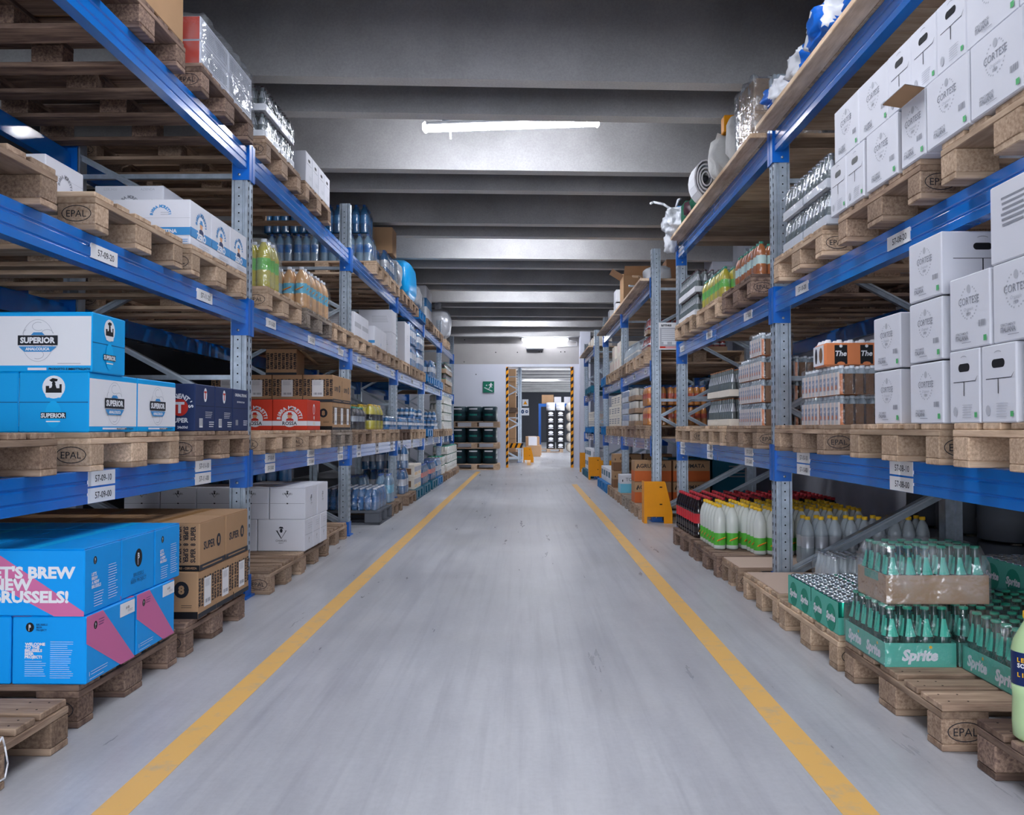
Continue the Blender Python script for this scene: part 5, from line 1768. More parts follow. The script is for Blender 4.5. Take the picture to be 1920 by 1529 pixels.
pgrid(cj, 1, 1.34, 10.3, zf2, .2, 1, 5, 1, 'clear bottle pack on far right middle shelf', 'clear bottle packs far right')
cj2 = carton(.3, .35, .2, 'cream', 1, None, lambda f, w, h: f.r(0, 0, w * .7, h * .5, 'tea_pink'))
grid(cj2, 1, 1.34, 12.2, zf2, .3, .35, .2, 1, 4, 2, 'cream carton on far right middle shelf', PC, 'cream cartons far right', gap=.03, skip=lambda i, j, k: k == 1 and j % 2)
bw = carton(.3, .35, .22, 'white', 1, lambda f, w, h: f.r(0, 0, w * .7, h * .5, 'ink_pale'), lambda f, w, h: f.r(0, .02, w * .8, h * .4, 'plastic_teal'))
grid(bw, 1, 1.28, 13.05, z0, .3, .36, .22, 1, 4, 1, 'white and blue carton on the blue floor pallets', PC, 'white and blue cartons far right', gap=.03)
grid(bw, 1, 1.28, 16.95, z0, .3, .36, .22, 1, 4, 2, 'white and purple carton by the last yellow guard', PC, 'white cartons by the last guard', gap=.03)
# left side bottle loads ------------------------------------------------------------
zm = LL[1] + .144; t3 = LL[2] + .144; zl = LL[0] + .144
yb = pack(2, 3, .31, .044, 'pet', 'yellow_drink', 'lime_label', 'cap_white', -1, seg=14, caps=False, film_='film_heavy')
yb.put((-1.60 - .09, 5.27 + .14, zm), 0, 'six yellow lime-labelled bottles in film just past the first upright', 'bottle pack')
yb.put((-1.60 - .28, 5.27 + .14, zm), 0, 'second yellow bottle pack, deeper beside the first upright', 'bottle pack')
pb = pack(3, 2, .31, .044, 'pet', 'peach_drink', 'peach_label', 'cap_white', -1, seg=14, caps=False, film_='film', mark=('yellow', .47))
pgrid(pb, -1, 1.60, 6.20, zm, .31, 1, 4, 1, 'peach drink pack with light blue labels', 'peach drink packs')
st = pack(4, 6, .155, .026, 'glass', 'clear_dark', None, 'cap_dark', -1, seg=10, tray='white', tray_h=.045, neck='silver_label', caps=False, name='bottle_tray')
grid(st, -1, 1.60, 5.2, t3, st.W, st.D, .165, 1, 2, 2, 'white tray of small clear bottles above the first upright', 'bottle tray', 'small bottle trays top left', gap=.003)
wp = pack(3, 2, .31, .045, 'water', 'water', 'water_label', 'cap_blue', -1, seg=12, caps=False, film_='film_heavy')
wpd = pack(3, 2, .31, .045, 'water', 'water_dark', 'water_blue', 'cap_blue', -1, seg=12, caps=False, film_='film')
pgrid(wp, -1, 1.66, 9.16, t3, .315, 4, 2, 1, 'clear water pack, lower layer on left top shelf', 'water packs top left', skip=lambda i, j, k: j and i > 1)
pgrid(wpd, -1, 1.70, 9.16, t3 + .32, .315, 4, 2, 1, 'dark blue water pack, upper layer on left top shelf', 'dark blue water packs top left', skip=lambda i, j, k: j and i > 1)
wpf = pack(3, 2, .31, .045, 'water', 'water_blue', 'white', 'cap_blue', -1, seg=8, parts=False, film_='film_heavy')
pgrid(wpf, -1, 1.62, 10.0, t3, .315, 1, 3, 1, 'blue water pack next to the brown carton, left top shelf', 'blue water packs by the carton')
# dark bottles at the back of the second floor bay
pgrid(wpd, -1, 1.95, 7.0, z0, .32, 3, 1, 2, 'dark water pack deep behind the white V cartons', 'dark water packs on the floor')
wsm = pack(4, 3, .23, .034, 'pet', 'water_blue', 'water_label', 'cap_white', -1, seg=10, caps=False, film_='film_heavy')
pgrid(wsm, -1, 1.53, 8.83, .145, .235, 3, 3, 1, 'small blue water pack on the dark plastic pallet', 'small water packs', skip=lambda i, j, k: i == 2 and j)
pgrid(wp, -1, 1.54, 9.68, z0, .32, 2, 2, 1, 'pale water pack on brown pallet, third bay', 'pale water packs', skip=lambda i, j, k: i == 0)
wlt = pack(2, 3, .33, .045, 'water', 'water', 'peach_label', 'cap_blue', -1, seg=12, caps=False, film_='film_heavy')
wlt.put((-1.62, 9.84, z0), 0, 'light blue water bottle pack at the aisle edge of the brown pallet', 'bottle pack')
pgrid(wpf, -1, 1.55, 11.0, z0, .32, 2, 2, 2, 'blue water pack at the third upright foot', 'blue water packs in the fourth bay', skip=lambda i, j, k: i == 0 and k == 1 and j == 0)
cr = carton(.3, .37, .17, 'cream', -1, lambda f, w, h: f.r(0, -.01, w * .7, h * .5, 'brown_dark'), lambda f, w, h: (f.r(0, .02, w, h * .4, 'ink_pale'), f.lines(0, -.03, w * .8, 2, .02, 'yellow', .4)))
grid(cr, -1, 1.53, 11.85, .145, .3, .37, .172, 1, 2, 2, 'cream can carton on the teal floor pallet', PC, 'cream can cartons', gap=.02)
pk = pack(3, 2, .30, .044, 'pet', 'water_dark', 'cola_label_light', 'cap_blue', -1, seg=8, parts=False)
pgrid(pk, -1, 1.53, 12.76, .145, .3, 1, 4, 1, 'dark blue pink-labelled pack on teal pallet', 'pink-labelled packs')
pgrid(pk, -1, 1.53, 13.9, .145, .3, 1, 4, 1, 'pink and blue bottle pack past the fourth upright', 'pink-labelled packs far')
pgrid(wpf, -1, 1.53, 14.85, .145, .3, 1, 4, 1, 'bright blue bottle pack on the blue floor pallet', 'bright blue packs far')
gw = pack(4, 4, .16, .034, 'can', '', 'cream', 'can_green', -1, seg=8, parts=False, tray='cream', tray_h=.05, name='can_tray')
grid(gw, -1, 1.53, 15.7, z0, gw.W, gw.D, .168, 1, 2, 2, 'cream and green can tray near the far end', 'can tray', 'far can trays', gap=.01)
grid(gw, -1, 1.53, 16.8, z0, gw.W, gw.D, .168, 1, 8, 3, 'cream and green can tray at the last floor bay', 'can tray', 'last bay can trays', gap=.01)
# lower shelf left, third bay on
jb = pack(3, 2, .22, .04, 'pet', 'cola', 'silver_label', 'cap_green', -1, seg=10, caps=False)
pgrid(jb, -1, 1.60, 8.06, zl, .23, 2, 3, 1, 'cola pack with green tops on left lower shelf', 'cola packs left lower shelf')
jy = pack(2, 2, .27, .052, 'pet', 'yellow_drink', 'dark_glass', 'cap_yellow', -1, seg=10, caps=False)
pgrid(jy, -1, 1.60, 9.0, zl, .27, 2, 3, 1, 'yellow and black jar pack on left lower shelf', 'yellow and black jar packs')
sb = pack(4, 3, .15, .034, 'pet', 'water_blue', 'white', 'cap_white', -1, seg=8, parts=False, tray='water_label', tray_h=.03)
for j0 in (10.0, 11.0, 11.95, 12.85, 14.95):
    pgrid(sb, -1, 1.60, j0, zl, .155, 1, 3, 2 if j0 > 11.5 else 1, 'small blue bottle tray %s' % {10.0: 'left of third upright', 11.0: 'right after third upright', 11.95: 'mid fourth bay', 12.85: 'before fourth upright', 14.95: 'in the fifth bay'}[j0], 'small blue bottle trays', skip=lambda i, j, k: k == 1 and j != 1)
grid(gw, -1, 1.60, 16.85, zl, gw.W, gw.D, .168, 1, 6, 4, 'silver and white can tray, last lower shelf', 'can tray', 'can trays on the last lower shelf', gap=.01)
for x, y in ((-2.33, 8.4), (-2.65, 8.4)):
    mb = MB(); mb.lathe([(0, 0), (.14, 0), (.15, .02), (.15, .5), (.14, .52), (0, .52)], 18, 'dark_glass', 0, 0, 0)
    o = mb.build('drum', None, (x, y, zl)); tag(o, 'tall dark drum at the back of the left lower shelf, %s' % ('aisle side' if x > -2.5 else 'rear side'), 'drum')
# middle shelf far water
pgrid(wpf, -1, 1.60, 11.95, zm, .315, 1, 3, 2, 'white and blue water pack on left middle shelf', 'water packs far middle shelf')
pgrid(wpf, -1, 1.60, 12.88, zm, .315, 1, 3, 2, 'blue water pack, fourth bay middle shelf', 'water packs fourth bay middle')
pgrid(wpf, -1, 1.62, 14.9, zm + .001, .315, 1, 3, 1, 'blue water jugs on a blue pallet, middle shelf', 'water jugs far middle shelf')
gc2 = pack(5, 5, .2, .034, 'glass', 'brown_glass', None, 'cap_green', -1, seg=8, parts=False, tray='brown_carton', tray_h=.09, neck='cap_green', name='bottle_tray')
grid(gc2, -1, 1.56, 16.8, zm, gc2.W, gc2.D, .21, 1, 4, 2, 'green topped brown bottle crate, far end', 'bottle tray', 'green topped crates', gap=.01)
# dark glass at the back of the nearest lower shelf
dg = pack(6, 4, .19, .031, 'glass', 'dark_glass', None, 'cap_silver', -1, seg=8, parts=False, tray='brown_dark', tray_h=.05, film_='film', name='bottle_tray')
for j in range(3):
    for k in range(2):
        dg.put((-2.42, 3.75 + j * .32, zl + k * .2), 0, 'dark glass bottle tray at the shelf back behind navy cartons, %s, %s' % (('lower', 'upper')[k], ORD[j]), 'bottle tray', 'dark bottle trays')
# coffee coloured drums behind tea on right lower shelf
for q in range(5):
    mb = MB(); mb.lathe([(0, 0), (.085, 0), (.09, .01), (.09, .22), (.07, .26), (.07, .44), (.06, .46), (0, .46)], 18, 'dark_glass')
    o = mb.build('canister', None, (2.27, 3.5 + q * .26, zr)); tag(o, 'tall dark canister behind the tea packs, %s from camera' % ORD[q], 'canister', 'dark canisters')
# ------------------------------------------------------------------ top shelf decking, right
def deck(side, X, y0, y1, z, rackword, nth):
    r = empty('shelf_deck', (side * X, y0, z))
    tag(r, 'timber plank deck on top beams of the %s rack, %s' % (rackword, nth), 'shelf deck', 'timber decks')
    L = y1 - y0
    n = int(L / .205)
    w_ = L / n
    for q in range(n):
        mb = MB(); t = random.uniform(-.002, .002)
        mb.box(min(side * -.012, side * 1.2), max(side * -.012, side * 1.2), q * w_ + .003, (q + 1) * w_ - .003, 0, .028 + t, 'wood_x_' + ('pale' if q % 4 else 'new'), .002)
        mb.build('plank', r)
    mb = MB(); mb.box(min(side * -.115, side * -.014), max(side * -.115, side * -.014), .0, L, .0, .03, 'wood_y_pale', .003)
    mb.build('edge_board', r)
deck(1, 1.50, 1.70, 5.12, RL[2], 'right', 'nearest bay')
deck(1, 1.50, 5.24, 8.38, RL[2], 'right', 'second bay')
deck(1, 1.36, 9.26, 12.0, 2.60, 'far right', 'first bay of it')
deck(1, 1.36, 12.1, 14.84, 2.60, 'far right', 'second bay of it')
deck(1, 1.36, 16.86, 19.6, 2.60, 'far right', 'last bay')
zd = RL[2] + .03
pm('bag_film', '#dfe3ea', .25, 0, .6, bump=1.2, bscale=16, alpha=.8)
# crumpled lumps -----------------------------------------------------------------
def lump(name, loc, size, mat, seed, amp=.25, mats2=None, rz=0, sub=3, parent=None, freq=2.5, pw=.75):
    """crumpled soft shape"""
    import bmesh
    bm = bmesh.new()
    bmesh.ops.create_icosphere(bm, subdivisions=sub, radius=1)
    for v in bm.verts:
        n = mnoise.noise_vector(v.co * freq + Vector((seed, seed * 2.3, seed * .7)))
        n2 = mnoise.noise(v.co * freq * 2.6 + Vector((seed * 1.7, 0, 0)))
        p = v.co * (1 + amp * n.x * 1.4 + amp * .6 * n2)
        p = Vector([math.copysign(abs(c) ** pw, c) for c in p])
        v.co = Vector((p.x * size[0] / 2, p.y * size[1] / 2, max(-1, p.z) * size[2] / 2 + size[2] / 2))
    me = bpy.data.meshes.new(name)
    bm.to_mesh(me); bm.free()
    for m in [mat] + (mats2 or []): me.materials.append(MATS[m])
    for p in me.polygons:
        p.use_smooth = True
        if mats2:
            c = p.center
            p.material_index = 1 if mnoise.noise(Vector((c.x * 9 + seed, c.y * 9, c.z * 5))) > .02 else 0
    o = bpy.data.objects.new(name, me)
    COL.objects.link(o); o.location = loc; o.rotation_euler = (0, 0, rz)
    if parent: o.parent = parent
    return o
for q, (y, s) in enumerate(((3.2, .4), (3.63, .40), (4.06, .38), (4.46, .34), (4.82, .30))):
    o = lump('plastic_sack', (1.50 + .03 * (q % 2), y, zd), (.26, s * .95, .26 - .03 * q), 'bag_white', q * 3.1, .3, ['bag_blue'], sub=4)
    tag(o, 'crumpled blue and white plastic sack along the top deck edge, %s from camera' % ORD[q], 'plastic sack', 'blue and white sacks')
# film wrapped brown carton block
def wrapped_carton():
    r = empty('wrapped_carton')
    mb = MB(); mb.box(-.22, .22, -.16, .16, 0, .40, 'brown_carton', .006); mb.box(-.221, .221, -.161, .161, .19, .192, 'brown_dark'); mb.build('body', r)
    mb = MB(); rect_film(mb, -.235, .235, -.175, .175, .002, .415, 'film_crinkle', n=10, wob=.012); mb.build('stretch_wrap', r)
    return r
wr = Proto(wrapped_carton)
wr.put((1.66, 5.55, zd), .06, 'brown carton block in crinkled clear wrap by the second right upright', 'wrapped carton')
# rolls of cloth
def roll(loc, r_, L, mat, lab, axis_rz=0, core='charcoal'):
    rt = empty('fabric_roll', loc, axis_rz); tag(rt, lab, 'fabric roll')
    mb = MB()
    pts = []
    for k in range(64):
        a = k * 2 * PI / 16; rr = r_ * (.25 + .75 * k / 63)
        pts.append((rr * .62 * math.cos(a), r_ + rr * math.sin(a)))
    th = r_ * .035
    for a, b in zip(pts, pts[1:]):
        d = Vector((b[0] - a[0], b[1] - a[1])); d.normalize(); n_ = Vector((-d.y, d.x)) * th
        mb.prism([(a[0] - n_.x, a[1] - n_.y), (b[0] - n_.x, b[1] - n_.y), (b[0] + n_.x, b[1] + n_.y), (a[0] + n_.x, a[1] + n_.y)], 1, 0, L, mat)
    mb.build('cloth', rt)
    mb = MB(); mb.tube((0, .01, r_), (0, L - .01, r_), r_ * .13, core); mb.build('core', rt)
roll((1.43, 6.72, zd), .16, .2, 'white', 'white rolled banner standing on edge of the right top deck', .05)
o = lump('cloth_bundle', (1.52, 6.26, zd), (.32, .32, .34), 'cloth', 4.4, .3); tag(o, 'grey beige cloth bundle heaped between the rolled banner and wrapped carton', 'cloth')
o = lump('cloth_bundle', (1.50, 5.90, zd), (.2, .22, .36), 'cloth', 9.4, .2); tag(o, 'pale folded cloth leaning against the wrapped brown carton', 'cloth')
mb = MB(); mb.box(-.06, .06, -.05, .05, 0, .12, 'yellow_guard', .006); tag(mb.build('tin', None, (1.50, 6.2, zd + .33)), 'small mustard tin sitting on the cloth bundle', 'tin')
o = lump('cloth_bundle', (1.49, 7.10, zd), (.2, .26, .12), 'cloth_green', 2.2, .3); tag(o, 'dark green cloth on the top deck beyond the rolled banner', 'cloth')
o = lump('cloth_bundle', (1.50, 7.42, zd), (.22, .3, .16), 'cap_dark', 5.2, .35); tag(o, 'small maroon cloth heap on the top deck near the white bag', 'cloth')
mb = MB()
mb.box(-.15, .15, -.1, .1, 0, .22, 'cloth_green', .01); tag(mb.build('carton', None, (1.58, 7.72, zd)), 'green carton beside the white plastic bag on the top deck', 'carton')
r = empty('plastic_bag', (1.43, 8.08, zd + .002)); tag(r, 'knotted translucent white plastic bag bulging over the far end of top deck', 'plastic bag')
lump('bag_body', (0.02, 0, 0), (.30, .44, .25), 'bag_film', 7.1, .3, parent=r, freq=1.9, sub=5)
mb = MB(); mb.path([(-.05, 0, .26), (-.12, -.02, .30), (-.21, .02, .33), (-.24, 0, .31)], .012, 'bag_white'); mb.path([(.0, 0, .27), (.02, -.02, .34), (.05, .02, .36)], .012, 'bag_white'); mb.build('tied_handle', r)
mb = MB(); mb.box(.0, .14, -.08, .08, .20, .27, 'sky_band', .01); mb.build('blue_packet', r)
o = lump('bag_tail', (-.03, .12, -.14), (.12, .16, .2), 'bag_white', 3.3, .35, parent=r)
# far right top deck: opened carton and odds and ends
r = empty('open_carton', (1.50, 11.65, 2.63)); tag(r, 'opened brown carton with folded-out flaps on the far right top deck', 'carton')
mb = MB()
for a in ((-.18, .18, -.22, -.215), (-.18, .18, .215, .22), (-.18, -.175, -.22, .22), (.175, .18, -.22, .22)): mb.box(a[0], a[1], a[2], a[3], 0, .42, 'brown_carton')
mb.box(-.18, .18, -.22, .22, 0, .004, 'brown_carton'); mb.build('body', r)
for q, (p0, p1, d) in enumerate((((-.18, -.22), (.18, -.22), (0, -.14, .1)), ((-.18, .22), (-.18, -.22), (-.15, 0, .09)), ((.18, .22), (-.18, .22), (0, .12, .12)))):
    mb = MB(); a, b = (p0[0], p0[1], .42), (p1[0], p1[1], .42)
    mb.add([a, b, (b[0] + d[0], b[1] + d[1], b[2] + d[2]), (a[0] + d[0], a[1] + d[1], a[2] + d[2])], [(0, 1, 2, 3)], 'brown_carton'); mb.build('flap', r)
for q, (y, h, lab) in enumerate(((12.6, .4, 'first'), (13.0, .45, 'second'), (14.2, .32, 'third'))):
    mb = MB(); mb.box(-.04, .04, -.12, .12, 0, h, 'white', .004); mb.box(-.041, .041, -.12, .12, h * .5, h * .5 + .02, 'ink_pale'); tag(mb.build('white_panel', None, (1.37 + .03 * q, y, 2.63)), 'white upright panel on the far right top deck, %s from camera' % lab, 'panel', 'white panels on deck')
mb = MB(); mb.box(-.12, .12, -.15, .15, 0, .5, 'brown_dark', .005); tag(mb.build('carton', None, (1.9, 10.9, 2.63)), 'dark brown tall carton behind the sticks on far right deck', 'carton')
for q, (x, y, rz) in enumerate(((1.45, 10.2, .3), (1.5, 10.6, -.4), (1.47, 10.9, .2))):
    mb = MB(); mb.tube((0, -.2, .015), (0, .22, .22), .012, ('wood_x_new', 'white', 'galv')[q]); mb.tube((-.08, .22, .22), (.08, .22, .22), .014, ('wood_x_new', 'white', 'galv')[q])
    tag(mb.build('tool_handle', None, (x, y, 2.63), rz), '%s handled tool leaning on the far right top deck' % ('wooden', 'white', 'steel')[q], 'tool')
o = lump('plastic_sack', (1.5, 9.7, 2.63), (.3, .4, .2), 'bag_white', 6.2, .3); tag(o, 'pale sack beside the tall upright on the far right deck', 'plastic sack')
mb = MB(); mb.box(-.06, .06, -.05, .05, 0, .1, 'blue_steel', .01); tag(mb.build('blue_box', None, (1.38, 11.3, 2.63)), 'small blue box at the deck edge near the open carton', 'box')
for q in range(3):
    mb = MB(); mb.box(-.17, .17, -.2, .2, 0, .24, 'cream', .005); tag(mb.build('carton', None, (1.56, 17.2 + q * .7, 2.63)), 'cream carton on the last right top deck, %s from camera' % ORD[q], 'carton', 'cream cartons last deck')
# left top shelf, far: wrapped loads
o = lump('wrapped_load', (-1.84, 12.1, t3), (.5, 1.2, .54), 'wrap_cyan', 1.3, .08, sub=4, freq=1.6, pw=.5); tag(o, 'bright cyan film-wrapped load on left top shelf', 'wrapped load')
o = lump('wrapped_load', (-1.80, 11.22, t3), (.32, .42, .42), 'wrap_silver', 2.3, .16, sub=4); tag(o, 'silvery wrapped load just before the cyan one', 'wrapped load')
o = lump('wrapped_load', (-1.82, 13.1, t3 + .01), (.4, .6, .42), 'wrap_silver', 5.3, .2, sub=4); tag(o, 'crinkled silver wrapped load just beyond the cyan one', 'wrapped load')
for q in range(3):
    mb = MB(); mb.box(-.2, .2, -.12, .12, 0, .55, 'white', .02); mb.box(-.201, .201, -.121, .121, .2, .34, 'sky_band'); tag(mb.build('tall_pack', None, (-1.82, 14.05 + q * .26, t3)), 'tall white and blue pack on left top shelf, %s from camera' % ORD[q], 'pack', 'tall white and blue packs')
r = empty('bubble_wrap_roll', (-1.80, 17.5, t3)); tag(r, 'big silvery bubble wrap bale tied at the top, far left top shelf', 'bubble wrap')
lump('bale', (0, 0, 0), (.55, .55, .66), 'wrap_silver', 8.1, .08, sub=4, parent=r)
lump('tied_top', (0, 0, .6), (.14, .14, .2), 'bag_white', 3.1, .3, parent=r)
# greenish plant cap on the middle shelf
# info board
r = empty('notice_board', (1.63, 9.149, 2.0)); tag(r, 'grey rack load notice board hung between two right uprights', 'sign')
mb = MB(); mb.box(-.2, .22, -.006, 0, -.16, .13, 'label_white'); mb.build('panel', r)
mb = MB(); f = Face(mb, (0, -.006, 0), (1, 0, 0), (0, 0, 1), (0, -1, 0))
f.t('armes', -.12, .105, .045, 'ink', .03); f.r(.01, -.035, .40, .22, 'ink_pale'); f.lines(.01, .05, .36, 7, .02, 'white', .5)
for q in range(4): f.r(-.13 + q * .09, -.09, .04, .03, 'white'); f.k -= 1
f.r(.01, -.135, .4, .02, 'red_print'); f.lines(.01, -.134, .28, 1, .012, 'white', .6)
mb.build('print', r)
# guards ---------------------------------------------------------------------------
def guard():
    r = empty('post_guard')
    mb = MB()
    mb.prism([(-.075, 0), (-.045, 0), (-.045, .07), (.13, .07), (.13, 0), (.22, 0), (.22, .12), (.15, .42), (.14, .44), (-.075, .44)], 1, 0, .008, 'yellow_guard')
    f = Face(mb, (0, 0, 0), (1, 0, 0), (0, 0, 1), (0, -1, 0)); f.rr(.1, .38, .03, .012, 'hole'); f.k = 0; f.rr(.1, .2, .03, .012, 'hole')
    mb.build('front_plate', r)
    mb = MB(); mb.box(-.075, -.067, .008, .18, 0.0, .44, 'yellow_guard'); mb.build('side_plate', r)
    return r
gp = Proto(guard)
gp.put((1.32, 8.98, 0), 0, 'yellow steel post guard nearest the camera on the right', 'post guard', 'yellow post guards')
gp.put((1.30, 16.5, 0), 0, 'yellow steel post guard at the far tall upright on the right', 'post guard', 'yellow post guards')
gp.put((1.32, 19.45, 0), 0, 'yellow steel post guard by the end wall on the right', 'post guard', 'yellow post guards')
mb = MB(); mb.box(1.40, 1.9, 16.35, 16.37, .14, .38, 'yellow_guard'); tag(mb.build('end_rail'), 'yellow guard rail running inwards behind the far post guard', 'guard rail')
# cardboard sheets on the short pallets
for q, (a, b) in enumerate(((4.44, 5.08), (5.27, 5.68))):
    mb = MB(); mb.box(1.31, 2.4, a, b, .1445, .149, 'sheet_card'); tag(mb.build('cardboard_sheet'), 'pinkish cardboard sheet covering the %s short floor pallet' % ('nearer', 'farther')[q], 'cardboard sheet')
# kegs -------------------------------------------------------------------------------
def keg(mat, r=.195, h=.36, green=False):
    def fn():
        t = empty('keg')
        mb = MB()
        mb.lathe([(0, .03), (r * .8, .03), (r * .86, 0), (r, .01), (r, .10), (r * 1.03, .115), (r, .13), (r, h * .62), (r * 1.03, h * .65), (r, h * .69), (r, h * .97), (r * .9, h), (r * .84, h * .97), (r * .8, h * .92), (0, h * .92)], 28, mat)
        b = mb.build('body', t)
        mb = MB(); mb.lathe([(.03, h * .92), (.03, h * .97), (.0, h * .97)], 10, 'steel_keg'); mb.build('valve', t)
        if green:
            mb = MB()
            for q in range(8):
                a = math.radians(235 + q * 8); rr = r * 1.004
                f = Face(mb, (rr * math.cos(a), rr * math.sin(a), h * .45), (-math.sin(a), math.cos(a), 0), (0, 0, 1), (math.cos(a), math.sin(a), 0))
                f.r(0, 0, .016, .04, 'keg_green')
                f2 = Face(mb, (rr * math.cos(a), rr * math.sin(a), h * .84), (-math.sin(a), math.cos(a), 0), (0, 0, 1), (math.cos(a), math.sin(a), 0))
                f2.r(0, 0, .036, .03, 'white')
            mb.build('label', t)
        return t
    return Proto(fn)
kg = keg('black_keg', .178, .36, True)
pf = PAF['new']
for k in range(3):
    zz = k * (.144 + .362)
    PAF['new'].put((-1.22, 20.75, zz), 0, 'wooden pallet of the keg stack by the end wall, %s' % ('bottom', 'middle', 'top')[k], 'pallet', 'keg stack pallets')
    for i in range(3):
        for j in range(2):
            kg.put((-1.60 + i * .37, 20.56 + j * .37, zz + .144), 0, 'black keg by the end wall, %s tier, %s from left, %s row' % (('bottom', 'middle', 'top')[k], ORD[i], ('front', 'rear')[j]), 'keg', 'black kegs')
# steel kegs behind the right rack
ks = keg('steel_keg', .19, .6)
for q, (x, y, z) in enumerate(((2.86, 3.6, 0), (2.86, 4.02, 0), (2.86, 4.44, 0), (2.86, 3.6, .605), (2.86, 4.02, .605))):
    ks.put((x, y, z), 0, 'tall steel keg against the wall behind the right rack, %s, %s' % ('upper' if z else 'lower', ORD[q % 3]), 'keg', 'steel kegs')
kb = keg('plastic_grey', .2, .34)
for q, (x, y, z) in enumerate(((2.84, 5.0, 0), (2.84, 5.0, .35), (2.80, 5.42, 0), (2.80, 5.42, .35), (2.80, 5.84, 0), (2.80, 5.84, .35))):
    kb.put((x, y, z), 0, 'squat dark keg against the wall, %s, %s from the steel kegs' % ('upper' if z else 'lower', ORD[q // 2]), 'keg', 'squat dark kegs')
# string on the nearest left pallet
mb = MB(); mb.path([(-1.44, 2.32, .13), (-1.435, 2.34, .152), (-1.44, 2.36, .12), (-1.437, 2.37, .07), (-1.42, 2.33, .045), (-1.43, 2.28, .04)], .0025, 'white'); tag(mb.build('string'), 'loose white string tied on the nearest left floor pallet', 'string')
# blue crates / far hall ----------------------------------------------------------------
FH = 'far hall'
PX = frame(1, 3.4)
for q, (x, y) in enumerate(((-.12, 25.0), (-.12, 28.2))):
    o = PX.put((x, y, 0), PI, 'galvanised frame seen through the doorway, %s from the door' % ORD[q], 'rack upright', 'far hall uprights')
r = empty('notice_sign', (-.02, 24.97, 1.48)); tag(r, 'white sign with round blue symbols on the far hall upright', 'sign')
mb = MB(); mb.box(-.13, .13, -.01, 0, -.11, .11, 'white'); f = Face(mb, (0, -.01, 0), (1, 0, 0), (0, 0, 1), (0, -1, 0)); f.e(-.06, 0, .045, .06, 'navy_bright', 14); f.k = 1; f.e(.06, 0, .045, .045, 'navy_bright', 14); f.t('i', -.06, 0, .07, 'white', .04); f.r(.06, 0, .05, .02, 'white'); mb.build('panel', r)
r = empty('warning_sign', (.0, 24.97, 1.74)); tag(r, 'small white sign with a yellow triangle above the blue symbols', 'sign')
mb = MB(); mb.box(-.09, .09, -.01, 0, -.1, .1, 'white'); f = Face(mb, (0, -.01, 0), (1, 0, 0), (0, 0, 1), (0, -1, 0)); f.poly([(-.06, -.05), (.06, -.05), (0, .06)], 'yellow_guard'); mb.build('panel', r)
gp2 = gp.put((.02, 24.8, 0), 0, 'yellow post guard in the far hall beside the doorway view', 'post guard', 'yellow post guards')
mb = MB(); mb.box(-.95, -.08, 24.84, 24.86, .42, .56, 'yellow_guard')
f = Face(mb, (-.5, 24.84, .49), (1, 0, 0), (0, 0, 1), (0, -1, 0))
for q in range(6): f.poly([(-.42 + q * .15, -.07), (-.36 + q * .15, -.07), (-.3 + q * .15, .07), (-.36 + q * .15, .07)], 'black'); f.k = 0
tag(mb.build('end_rail'), 'yellow and black striped rail low on the far hall frame', 'guard rail')
fb = carton(.5, .6, .38, 'brown_carton', 1, None, None)
fw = carton(.3, .3, .3, 'white_carton', 1)
for k in range(6):
    for j in range(2):
        (fb).put((-.45 + (.0 if j else .02) - .1, 25.6 + j * .7, .301 + k * .387 + (.14 if k > 2 else 0)), 0, 'brown carton stacked in the far hall rack, %s from bottom, %s' % (ORD[k], ('front', 'rear')[j]), 'carton', 'far hall brown cartons')
for lv in (.26, 1.561):
    mb = MB(); mb.box(-1.2, -.1, 25.1, 28.1, lv - .1, lv + .04, 'wood_x_mid'); tag(mb.build('pallet'), 'timber platform in the far hall rack, %s level' % ('lower' if lv < 1 else 'upper'), 'pallet')
# far blue rack with kegs
r = empty('blue_rack', (0, 0, 0)); tag(r, 'blue pallet rack at the back of the far hall', 'rack')
mb = MB(); mb.box(.56, .66, 36, 36.1, 0, 2.03, 'blue_dark'); mb.build('post', r)
mb = MB(); mb.box(3.4, 3.5, 36, 36.1, 0, 2.03, 'blue_dark'); mb.build('post', r)
mb = MB(); mb.box(.66, 3.4, 36, 36.06, 1.9, 2.03, 'blue_dark'); mb.build('beam', r)
mb = MB(); mb.box(.66, 3.4, 36.06, 37.1, 1.98, 2.03, 'wood_x_mid'); mb.build('shelf', r)
for q in range(6):
    (fb if q % 3 == 0 else fw).put((.95 + q * .43, 36.58, 2.031), 0, 'carton on top of the far blue rack, %s from left' % ORD[q], 'carton', 'far rack top cartons')
kc = carton(.34, .34, .26, 'black', 1, lambda f, w, h: (f.e(0, .02, .1, .06, 'white', 12), f.r(0, -.07, .2, .03, 'white')))
kh = keg('white', .18, .34)
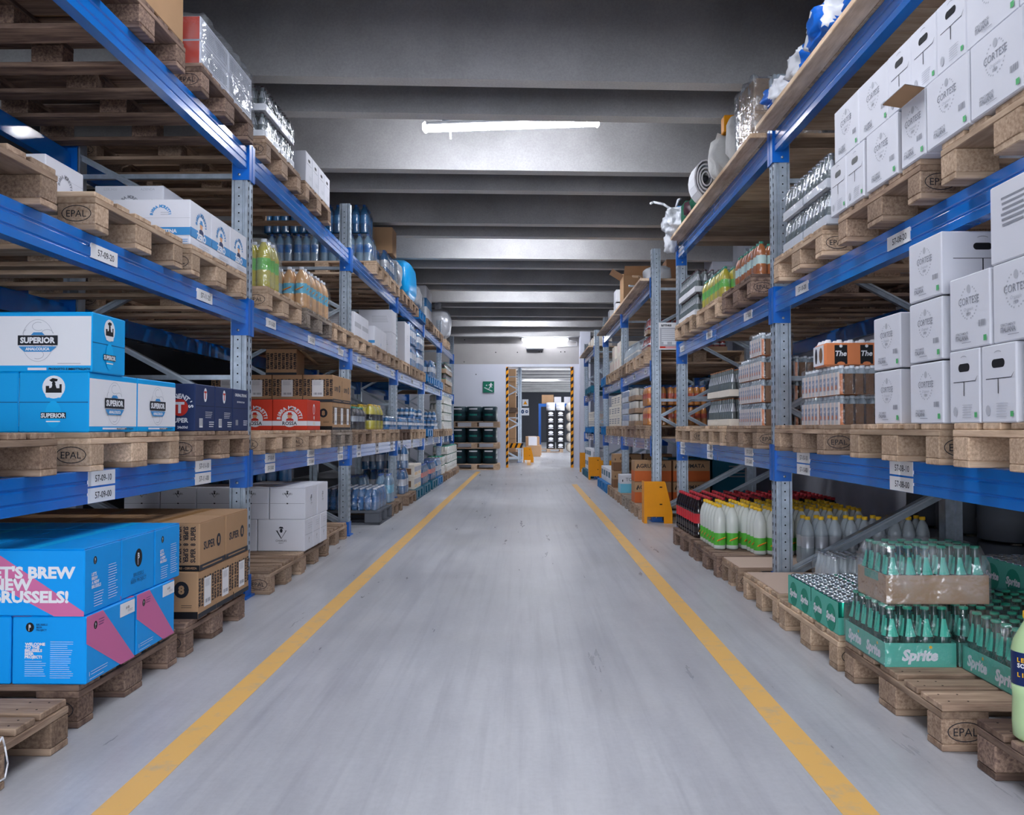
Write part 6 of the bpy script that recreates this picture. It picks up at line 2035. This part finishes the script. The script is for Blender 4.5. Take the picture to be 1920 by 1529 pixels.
for k in range(6):
    for i in range(2):
        kc.put((1.05 + i * .40, 35.3, .144 + k * .262), 0, 'black carton with white emblem in the far stack, %s up, %s' % (ORD[k], ('left', 'right')[i]), 'carton', 'far black cartons')
for i in range(2): kh.put((1.05 + i * .40, 35.3, .144 + 6 * .262), 0, 'pale keg on top of the far black cartons, %s' % ('left', 'right')[i], 'keg', 'far kegs')
PAF['new'].put((.95, 35.4, 0), 0, 'wooden pallet under the far black cartons', 'pallet')
def side_keg():
    mb = MB(); mb.X = Matrix.Rotation(PI / 2, 4, 'X')
    mb.lathe([(0, 0), (.14, 0), (.19, .03), (.2, .06), (.2, .4), (.14, .46), (0, .46)], 18, ['white', 'wrap_silver', 'steel_keg', 'steel_keg', 'steel_keg', 'steel_keg']); mb.X = None
    return mb.build('keg')
sk = Proto(side_keg)
for k in range(5): sk.put((1.88, 35.6, .2 + k * .42), 0, 'silver keg lying on its side by the far stack, %s up' % ORD[k], 'keg', 'far silver kegs')
for q in range(7):
    (fw if q % 2 else fb).put((.28 + .03 * (q % 3), 30.2 + q * .75, 0 if q % 2 else 0), 0, 'carton on the far hall floor along the aisle, %s from door' % ORD[q], 'carton', 'far hall floor cartons')
    if q < 5: (fb if q % 2 else fw).put((.26, 30.2 + q * .75, .385 if not q % 2 else .305), 0, 'carton stacked second high in the far hall, %s from door' % ORD[q], 'carton', 'far hall upper cartons')
# backdrop row in the dark behind the left rack
for q in range(4):
    for lv, z in enumerate((.9, 1.9)):
        PAF['old'].put((-3.5, 4.6 + q * 2.2, z), 0, 'dark pallet in the back row behind the left rack, %s level, %s' % (('lower', 'upper')[lv], ORD[q]), 'pallet', 'back row pallets')
        PAF['old'].put((-3.5, 5.5 + q * 2.2, z), 0, 'dim pallet in the back row behind the left rack, %s level, %s' % (('lower', 'upper')[lv], ORD[q]), 'pallet', 'back row pallets')
bb = Proto(back_beam)
for lv, z in enumerate((.9, 1.9)):
    for q in range(3):
        bb.put((-3.15, 4.2 + q * 2.95, z), 0, 'blue beam of the dark back row, %s level, %s bay' % (('lower', 'upper')[lv], ORD[q]), 'load beam', 'back row beams')
